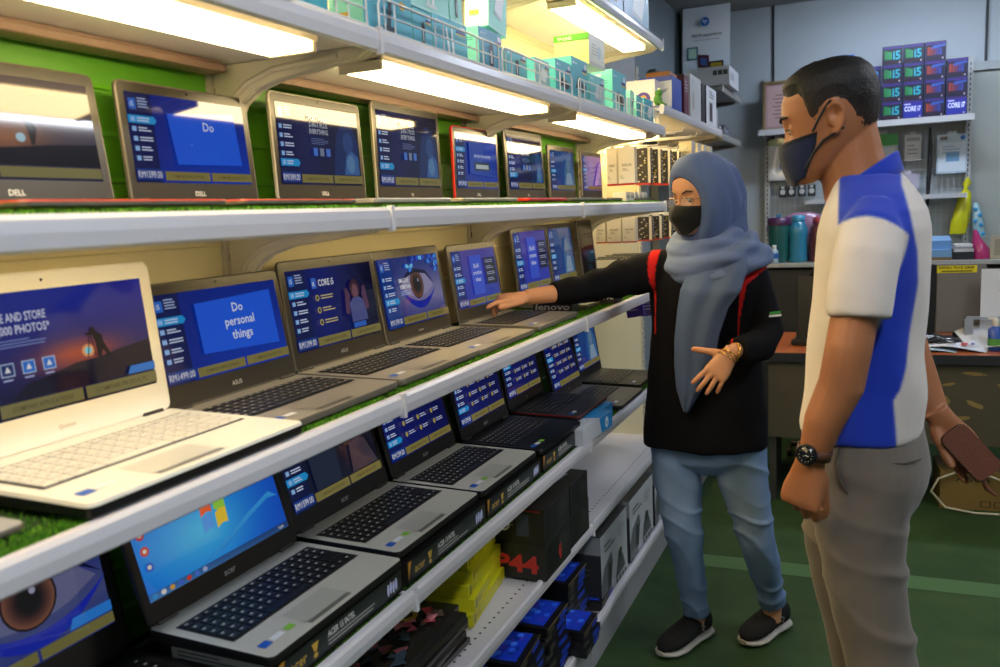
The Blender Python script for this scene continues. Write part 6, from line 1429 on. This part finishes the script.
for a, l_ in ((40, .009), (160, .007)): fc.quad([(0, -.0005, .0093), (math.cos(R(a))*l_, math.sin(R(a))*l_, .0093), (math.cos(R(a))*l_+.0008, math.sin(R(a))*l_+.0008, .0093), (.0008, .0006, .0093)], 0, '#c8c4ba', M=wc)
fc.build('watch_face', GLOSSP, strap_)
# wallet in the far hand
wl = thing('wallet', 'brown leather zip wallet held behind the man in his right hand', 'wallet', (.196, 1.968, .918), 0)
WM = frame((.66, -.08, -.75), (.1, -1, .2))
MB().prism(rrect(.060, .114, .014, 4), -.017, .017, M=WM).build('body', mat('leather_brown', '#6e3c26', .4, bump=.4, bscale=140, coat=.2), wl)
MB().prism(rrect(.062, .117, .015, 4), -.0025, .0025, M=WM).build('zip', mat('zip_dark', '#1c1210', .4, .3), wl)
MB().tube([(.02, .062, 0), (.025, .078, -.002), (.02, .10, -.004)], [.004, .005, .003], 8, M=WM).build('pull_tab', mat('leather_brown', '#6e3c26'), wl)

# ---- the woman
wom = thing('person', 'woman in a blue grey headscarf, black shirt and jeans, reaching towards a laptop', 'person', (-.46, 2.69, 0))
o3w = Vector(wom.location)
HMw = Matrix.Translation((-.487, 2.655, 1.492)) @ frame((-.57, -.82, -.16), (0, 0, 1)) @ Matrix.Scale(.93, 4)
b = MB(); head_geo(b, HMw, False); lids(b, HMw, .45)
b.tube([(-.475, 2.68, 1.47), (-.475, 2.69, 1.40), (-.475, 2.695, 1.32)], [.048, .048, .06], 18)
b.loft([ering(-.48, 2.70, z, a, w_) for z, a, w_ in ((.70, .10, .07), (.76, .14, .10), (.90, .12, .09), (1.05, .12, .09), (1.2, .13, .09), (1.30, .14, .08), (1.34, .07, .05))])
b.tube([(-.60, 2.67, 1.275), (-.72, 2.56, 1.243), (-.815, 2.455, 1.221), (-.88, 2.385, 1.217), (-.935, 2.328, 1.213), (-.945, 2.318, 1.213)], [.040, .034, .029, .0275, .0245, .023], 16)
b.tube([(-.345, 2.71, 1.275), (-.315, 2.69, 1.16), (-.288, 2.66, 1.065), (-.325, 2.56, 1.04), (-.362, 2.475, 1.036), (-.367, 2.465, 1.034)], [.045, .04, .036, .031, .0235, .0225], 16)
nR = hand_geo(b, (-.942, 2.321, 1.213), (-.66, -.60, .0), (-.1, .15, -1), 1, .88, ((6, 14, 8), (26, 62, 30), (34, 66, 34), (40, 66, 34)), (3, 0, -2, -5), (.95, .28, .18, 8, 18))
nL = hand_geo(b, (-.368, 2.462, 1.034), (-.44, -.38, -.62), (-.25, .85, -.25), -1, .90, ((8, 14, 8), (10, 14, 8), (12, 14, 8), (14, 16, 10)), (9, 2, -6, -14), (.42, 1.0, .05, 6, 0))
for hx_, kx, ax, ky, ay in ((-.575, -.56, -.527, 2.665, 2.70), (-.385, -.332, -.293, 2.715, 2.82)):
    b.tube([(hx_, 2.70, .70), (kx, ky, .41), ((kx+ax)/2, (ky+ay)/2, .27), (ax, ay, .10), (ax, ay-.01, .05)], [.058, .045, .042, .032, .030], 14)
me = fuse(b, .0030, 2); V, N = npv(me); V = face_carve(V, HMw)
C = np.tile(hexa('#bd8660'), (len(V), 1)); C += nz(V, (16, 16, 16))[:, None]*.03
C = C*(1-np.array([.04, .12, .12])*sum(gauss(V, p, .010) for _, p, _d in nR+nL)[:, None])
finish(me, 'body', V, C, SKIN, wom)
eyes(wom, HMw, (-.25, .85, -.45))
for s_ in (-1, 1):
    strip('eyebrow', wom, [HP(.021, 90-s_*10, .003), HP(.028, 90-s_*22, .003), HP(.024, 90-s_*37, .002)], [.0022, .0034, .0014], mat('brow_brown', '#2c1c14', .6), HMw)
    strip('eyelash', wom, [(s_*.031-.014, .079, .002), (s_*.031-.006, .0885, .0055), (s_*.031+.006, .0885, .0055), (s_*.031+.014, .079, .001)], .0016, hk, HMw)
nm = mat('nail', '#c99a86', .25)
for (a, p, d) in nR[:1]+nL[:]:
    pass
mask_mesh(HMw, wom, lambda u: -.012-.016*u, lambda u: -.118+.034*u**2, 70, .030, '#15140f', CLOTH, bz=-.050, edge='#1e1c16', seam=True)
# glasses
gm = mat('gold_wire', '#b79a78', .25, .9); gl = None
for s_ in (-1, 1):
    pts = [(s_*.0335+.0225*math.copysign(abs(math.cos(2*PI*k/24))**.8, math.cos(2*PI*k/24)), .1015-.35*abs(.0335*s_+.0225*math.cos(2*PI*k/24))**1.5*1.4, -.006+.0155*math.copysign(abs(math.sin(2*PI*k/24))**.85, math.sin(2*PI*k/24))) for k in range(25)]
    fr_ = strip('glasses', wom, pts, .00095, gm, HMw)
    MB().add([tuple(HMw @ Vector(p) - o3w) for p in pts[:-1]], [tuple(range(24))]).build('lens', mat('lens_clear', '#ffffff', .02, alpha=.12, coat=.6), fr_)
    strip('temple', wom, [(s_*.056, .094, .0), (s_*.068, .07, .001), (s_*.078, .01, .002)], .0011, gm, HMw)
strip('bridge', wom, [(-.011, .0995, -.002), (0, .1025, .001), (.011, .0995, -.002)], .001, gm, HMw)
# shirt
s_ = MB()
s_.loft([ering(cx, 2.70, z, a, w_, 40, e=2.25, rot=R(5)) for z, cx, a, w_ in ((.690, -.492, .200, .135), (.72, -.492, .200, .134), (.82, -.490, .193, .128), (.95, -.486, .180, .118), (1.05, -.482, .173, .114), (1.15, -.480, .176, .122), (1.22, -.480, .182, .124), (1.275, -.478, .178, .108), (1.305, -.477, .150, .088), (1.33, -.476, .105, .070), (1.35, -.475, .07, .06))])
s_.tube([(-.56, 2.68, 1.26), (-.63, 2.65, 1.262), (-.72, 2.56, 1.243), (-.815, 2.455, 1.222), (-.87, 2.395, 1.217), (-.883, 2.381, 1.217)], [(.075, .062), (.062, .068), (.052, .058), (.045, .046), (.036, .037), (.034, .035)], 22)
s_.tube([(-.40, 2.70, 1.255), (-.345, 2.705, 1.235), (-.318, 2.695, 1.16), (-.292, 2.665, 1.065), (-.305, 2.61, 1.035), (-.335, 2.535, 1.034), (-.357, 2.487, 1.036)], [(.06, .065), (.062, .06), (.055, .055), (.053, .052), (.050, .05), (.044, .044), (.038, .038)], 22)
me = fuse(s_, .0055, 4); V, N = npv(me); zz = V[:, 2]; xx = V[:, 0]; yy = V[:, 1]
V2 = V+N*(nz(V, (7, 7, 5), 3)*.007+nz(V, (16, 12, 12), 6)*.0045+.004*np.sin(xx*60+yy*50+3*nz(V, (6, 6, 6), 1))*np.exp(-((xx+.76)/.10)**2))[:, None]
C = np.tile(hexa('#111013'), (len(V), 1)); red = hexa('#c0201c')
front = (N[:, 1] < -.15)
for poly in (REDA, REDB): C[inpoly(xx, zz, poly) & front] = red
finish(me, 'black_shirt', V2, C, CLOTHB, wom)
pt = MB(); 
for k, (c_, w2) in enumerate((('#3f9c3c', .03), ('#d8d8d8', .034))): pt.quad([(-.262-w2*.5, 2.607, 1.128-.009*k), (-.262+w2*.5, 2.622, 1.130-.009*k), (-.262+w2*.5, 2.622, 1.137-.009*k), (-.262-w2*.5, 2.607, 1.135-.009*k)], 0, c_)
pt.v = [tuple(Vector(p)-o3w+Vector((0, .0, 0))) for p in pt.v]; pt.build('sleeve_badge', PRINT, wom)
# jeans
t_ = MB()
t_.loft([ering(-.482, 2.70, z, a, w_, 30, e=2.2) for z, a, w_ in ((.60, .05, .06), (.64, .15, .10), (.68, .175, .108), (.76, .178, .112))])
t_.tube([(-.578, 2.695, .70), (-.580, 2.685, .58), (-.566, 2.665, .45), (-.555, 2.668, .38), (-.545, 2.685, .26), (-.530, 2.70, .14), (-.526, 2.70, .095)], [(.088, .085), (.080, .08), (.066, .066), (.062, .062), (.053, .055), (.044, .047), (.046, .05)], 26)
t_.tube([(-.388, 2.705, .70), (-.372, 2.71, .58), (-.345, 2.71, .45), (-.332, 2.72, .38), (-.312, 2.76, .26), (-.295, 2.81, .15), (-.292, 2.82, .11)], [(.088, .085), (.080, .08), (.068, .068), (.063, .063), (.054, .056), (.046, .048), (.048, .05)], 26)
me = fuse(t_, .0055, 4); V, N = npv(me); zz = V[:, 2]; xx = V[:, 0]; yy = V[:, 1]
fo = 1.6*(1-np.abs(np.sin(zz*33+xx*14+3*nz(V, (7, 7, 6), 2))))**2-.6; w1 = np.exp(-((zz-.42)/.07)**2)+1.0*np.exp(-((zz-.15)/.06)**2)+.6*np.exp(-((zz-.60)/.05)**2)+.3
V2 = V+N*(fo*.0058*w1*(.7+.8*nz(V, (6, 6, 9), 9))+nz(V, (12, 12, 5), 7)*.006)[:, None]
C = np.tile(hexa('#6d87ad'), (len(V), 1)); fade = np.exp(-((zz-.50)/.16)**2)*np.clip(-N[:, 1], 0, 1); C += fade[:, None]*np.array([.10, .09, .07]); C += (nz(V, (20, 20, 12), 1)*.05)[:, None]
C[zz < .125] *= .85
finish(me, 'jeans', V2, C, DENIM, wom)
shoe(wom, (-.612, 2.540, 0), (-.497, 2.765, 0)); shoe(wom, (-.372, 2.700, 0), (-.255, 2.905, 0))
# bracelets and rings
gold = mat('gold', '#c8963c', .25, .9)
for k, (c_, d_) in enumerate((((-.372, 2.455, 1.029), .0), ((-.363, 2.472, 1.034), 0), ((-.380, 2.446, 1.022), 0))):
    M_ = Matrix.Translation(Vector(c_)-o3w) @ frame((-.44, -.38, -.62+.8*(k == 1)), (0, 0, 1)); rr_ = []
    MB().tube([((.030)*math.cos(2*PI*a/24), .002*math.sin(a*3), .027*math.sin(2*PI*a/24)) for a in range(25)], .0024 if k < 2 else .0016, 6, M=M_).build('bracelet', gold, wom)
def ringat(P, D, r_):
    M_ = Matrix.Translation(Vector(P)-o3w) @ frame(D, (.1, .2, 1)); MB().tube([(r_*math.cos(2*PI*a/18), 0, r_*math.sin(2*PI*a/18)) for a in range(19)], .0012, 6, M=M_).build('ring', gold, wom)
# headscarf hood
K, NF = 22, 44; rings = []
for j in range(K+1):
    s = j/K; e_ = math.sin(s*PI/2); ring_ = []
    for k in range(NF):
        f_ = 2*PI*k/NF; c_, sn = math.cos(f_), math.sin(f_)
        fx = .066; fz = .090 if sn > 0 else .112
        grow = min(1, s/.22); g = math.sin(grow*PI/2)
        RX = fx+(.101-fx)*g; RZ = fz+((.149 if sn > 0 else .170)-fz)*g
        cl = math.sqrt(max(0, 1-max(0, (s-.22)/.78)**3.0)); 
        x = RX*cl*c_; z = -.012+RZ*(cl if sn > 0 else .45+.55*cl)*sn+.004*math.sin(f_*7+s*4)*g
        yo = .090-.030*abs(c_)**2-.006*max(0, sn)**2-.02*max(0, -sn)**2
        y = yo+.010*math.sin(min(1, s*6)*PI)-(.083+.150)*s**1.05*(1 if s < 1 else 1)
        wr = .0035*math.sin(s*26+f_*2+2*math.sin(f_*3))*g*(.35+.65*abs(c_))
        x += wr*c_; ring_.append(tuple(HMw @ Vector((x, y, z+wr*sn)) - o3w))
    rings.append(ring_)
hb = MB().loft(rings, 0, '#4f5f85', caps=False); hb.add(rings[-1], [tuple(range(NF))], 0, '#4f5f85', True)
hd = hb.build('headscarf', SATIN, wom); md = hd.modifiers.new('s', 'SOLIDIFY'); md.thickness = .004; md.offset = 1
ss = hd.modifiers.new('ss', 'SUBSURF'); ss.levels = 1; ss.render_levels = 1
ed = MB().tube([tuple(Vector(p)) for p in rings[0]]+[rings[0][0]], .0042, 8, 0, '#4a5a80').build('hem', SATIN, hd)
# bun under the cloth and the loose fold hanging behind
f2 = MB(); f2.ball((0, -.105, .045), (.052, .045, .058), n=20, m=14, M=HMw)
f2.loft([[tuple(HMw @ Vector((a_*math.cos(2*PI*k/24), cy_+b_*math.sin(2*PI*k/24), z_))) for k in range(24)] for z_, cy_, a_, b_ in ((.06, -.10, .045, .04), (.0, -.10, .075, .055), (-.06, -.085, .088, .068), (-.12, -.06, .098, .085), (-.17, -.045, .112, .10), (-.20, -.04, .09, .08))])
me = fuse(f2, .006, 6); V, N = npv(me); V2 = V+N*(.0065*np.sin(V[:, 0]*55+V[:, 2]*22+V[:, 1]*40+3*nz(V, (7, 7, 4), 2)))[:, None]
finish(me, 'scarf_back_fold', V2, np.tile(hexa('#4c5b80'), (len(V), 1)), SATIN, hd)
# neck wrap
wr = MB()
def loop(cx, cy, rx, ry, z, tilt, tz, r_, fl, ph=0):
    pts = []
    for k in range(41):
        a = 2*PI*k/40+ph; pts.append((cx+rx*math.cos(a), cy+ry*math.sin(a), z+tilt*math.sin(a)+tz*math.cos(a)))
    wr.tube(pts, [(r_*(1+.05*math.sin(2*PI*k/40*2)), r_*fl) for k in range(41)], 12)
loop(-.478, 2.675, .088, .082, 1.352, .028, .012, .030, 1.1)
loop(-.462, 2.668, .122, .100, 1.318, .035, .020, .030, .9)
loop(-.440, 2.672, .135, .105, 1.285, .040, .018, .028, .8)
loop(-.425, 2.690, .125, .095, 1.305, .020, -.01, .030, .7)
wr.loft([ering(-.468, 2.685, z, a, c_, 30) for z, a, c_ in ((1.26, .12, .09), (1.30, .12, .09), (1.36, .085, .075), (1.41, .07, .065))])
me = fuse(wr, .0055, 6); V, N = npv(me)
an_ = np.arctan2(V[:, 1]-2.68, V[:, 0]+.46); V2 = V+N*(.003*np.sin(V[:, 2]*120+an_*2.0+2*nz(V, (5, 5, 5), 3))+.0015*nz(V, (10, 10, 14), 5))[:, None]
finish(me, 'scarf_neck_wrap', V2, np.tile(hexa('#5a698c'), (len(V), 1))+nz(V, (8, 8, 8), 2)[:, None]*.02, SATIN, hd)
# front drape
nu = 26; vs = []; rows_ = []
for q in range(len(DRAPE)-1):
    for m_ in range(5):
        t = m_/5; rows_.append([tuple(DRAPE[q][e][i]*(1-t)+DRAPE[q+1][e][i]*t for i in range(3)) for e in (0, 1)])
rows_.append(DRAPE[-1])
mbd = MB(); nr = len(rows_)
for lay in (0, 1):
    for j, (l_, r2) in enumerate(rows_):
        for i in range(nu+1):
            u = i/nu; p = [l_[a]*(1-u)+r2[a]*u for a in range(3)]; v = j/nr
            p[1] += .0055*math.sin(u*13+1.5*math.sin(v*3))*(1-.6*v)-.012*math.sin(u*PI)+(.006 if lay else 0); p[2] += -.006*math.sin(u*PI)
            vs.append(tuple(Vector(p)-o3w))
n_ = nr*(nu+1); fs = []
for j in range(nr-1):
    for i in range(nu): a = j*(nu+1)+i; fs.append((a, a+nu+1, a+nu+2, a+1)); fs.append((n_+a+1, n_+a+nu+2, n_+a+nu+1, n_+a))
rim = [i for i in range(nu+1)]+[j*(nu+1)+nu for j in range(1, nr)]+[(nr-1)*(nu+1)+i for i in range(nu-1, -1, -1)]+[j*(nu+1) for j in range(nr-2, 0, -1)]
for a, c_ in zip(rim, rim[1:]+rim[:1]): fs.append((a, c_, n_+c_, n_+a))
mbd.add(vs, fs, 0, '#4a5a7c', True); mbd.build('scarf_drape', SATIN, hd)
bw = HMw @ Vector((.062, -.02, .118)) - o3w
MB().ball(tuple(bw), (.006, .006, .006)).build('scarf_pin', mat('pin_pink', '#a8487c', .4), hd)
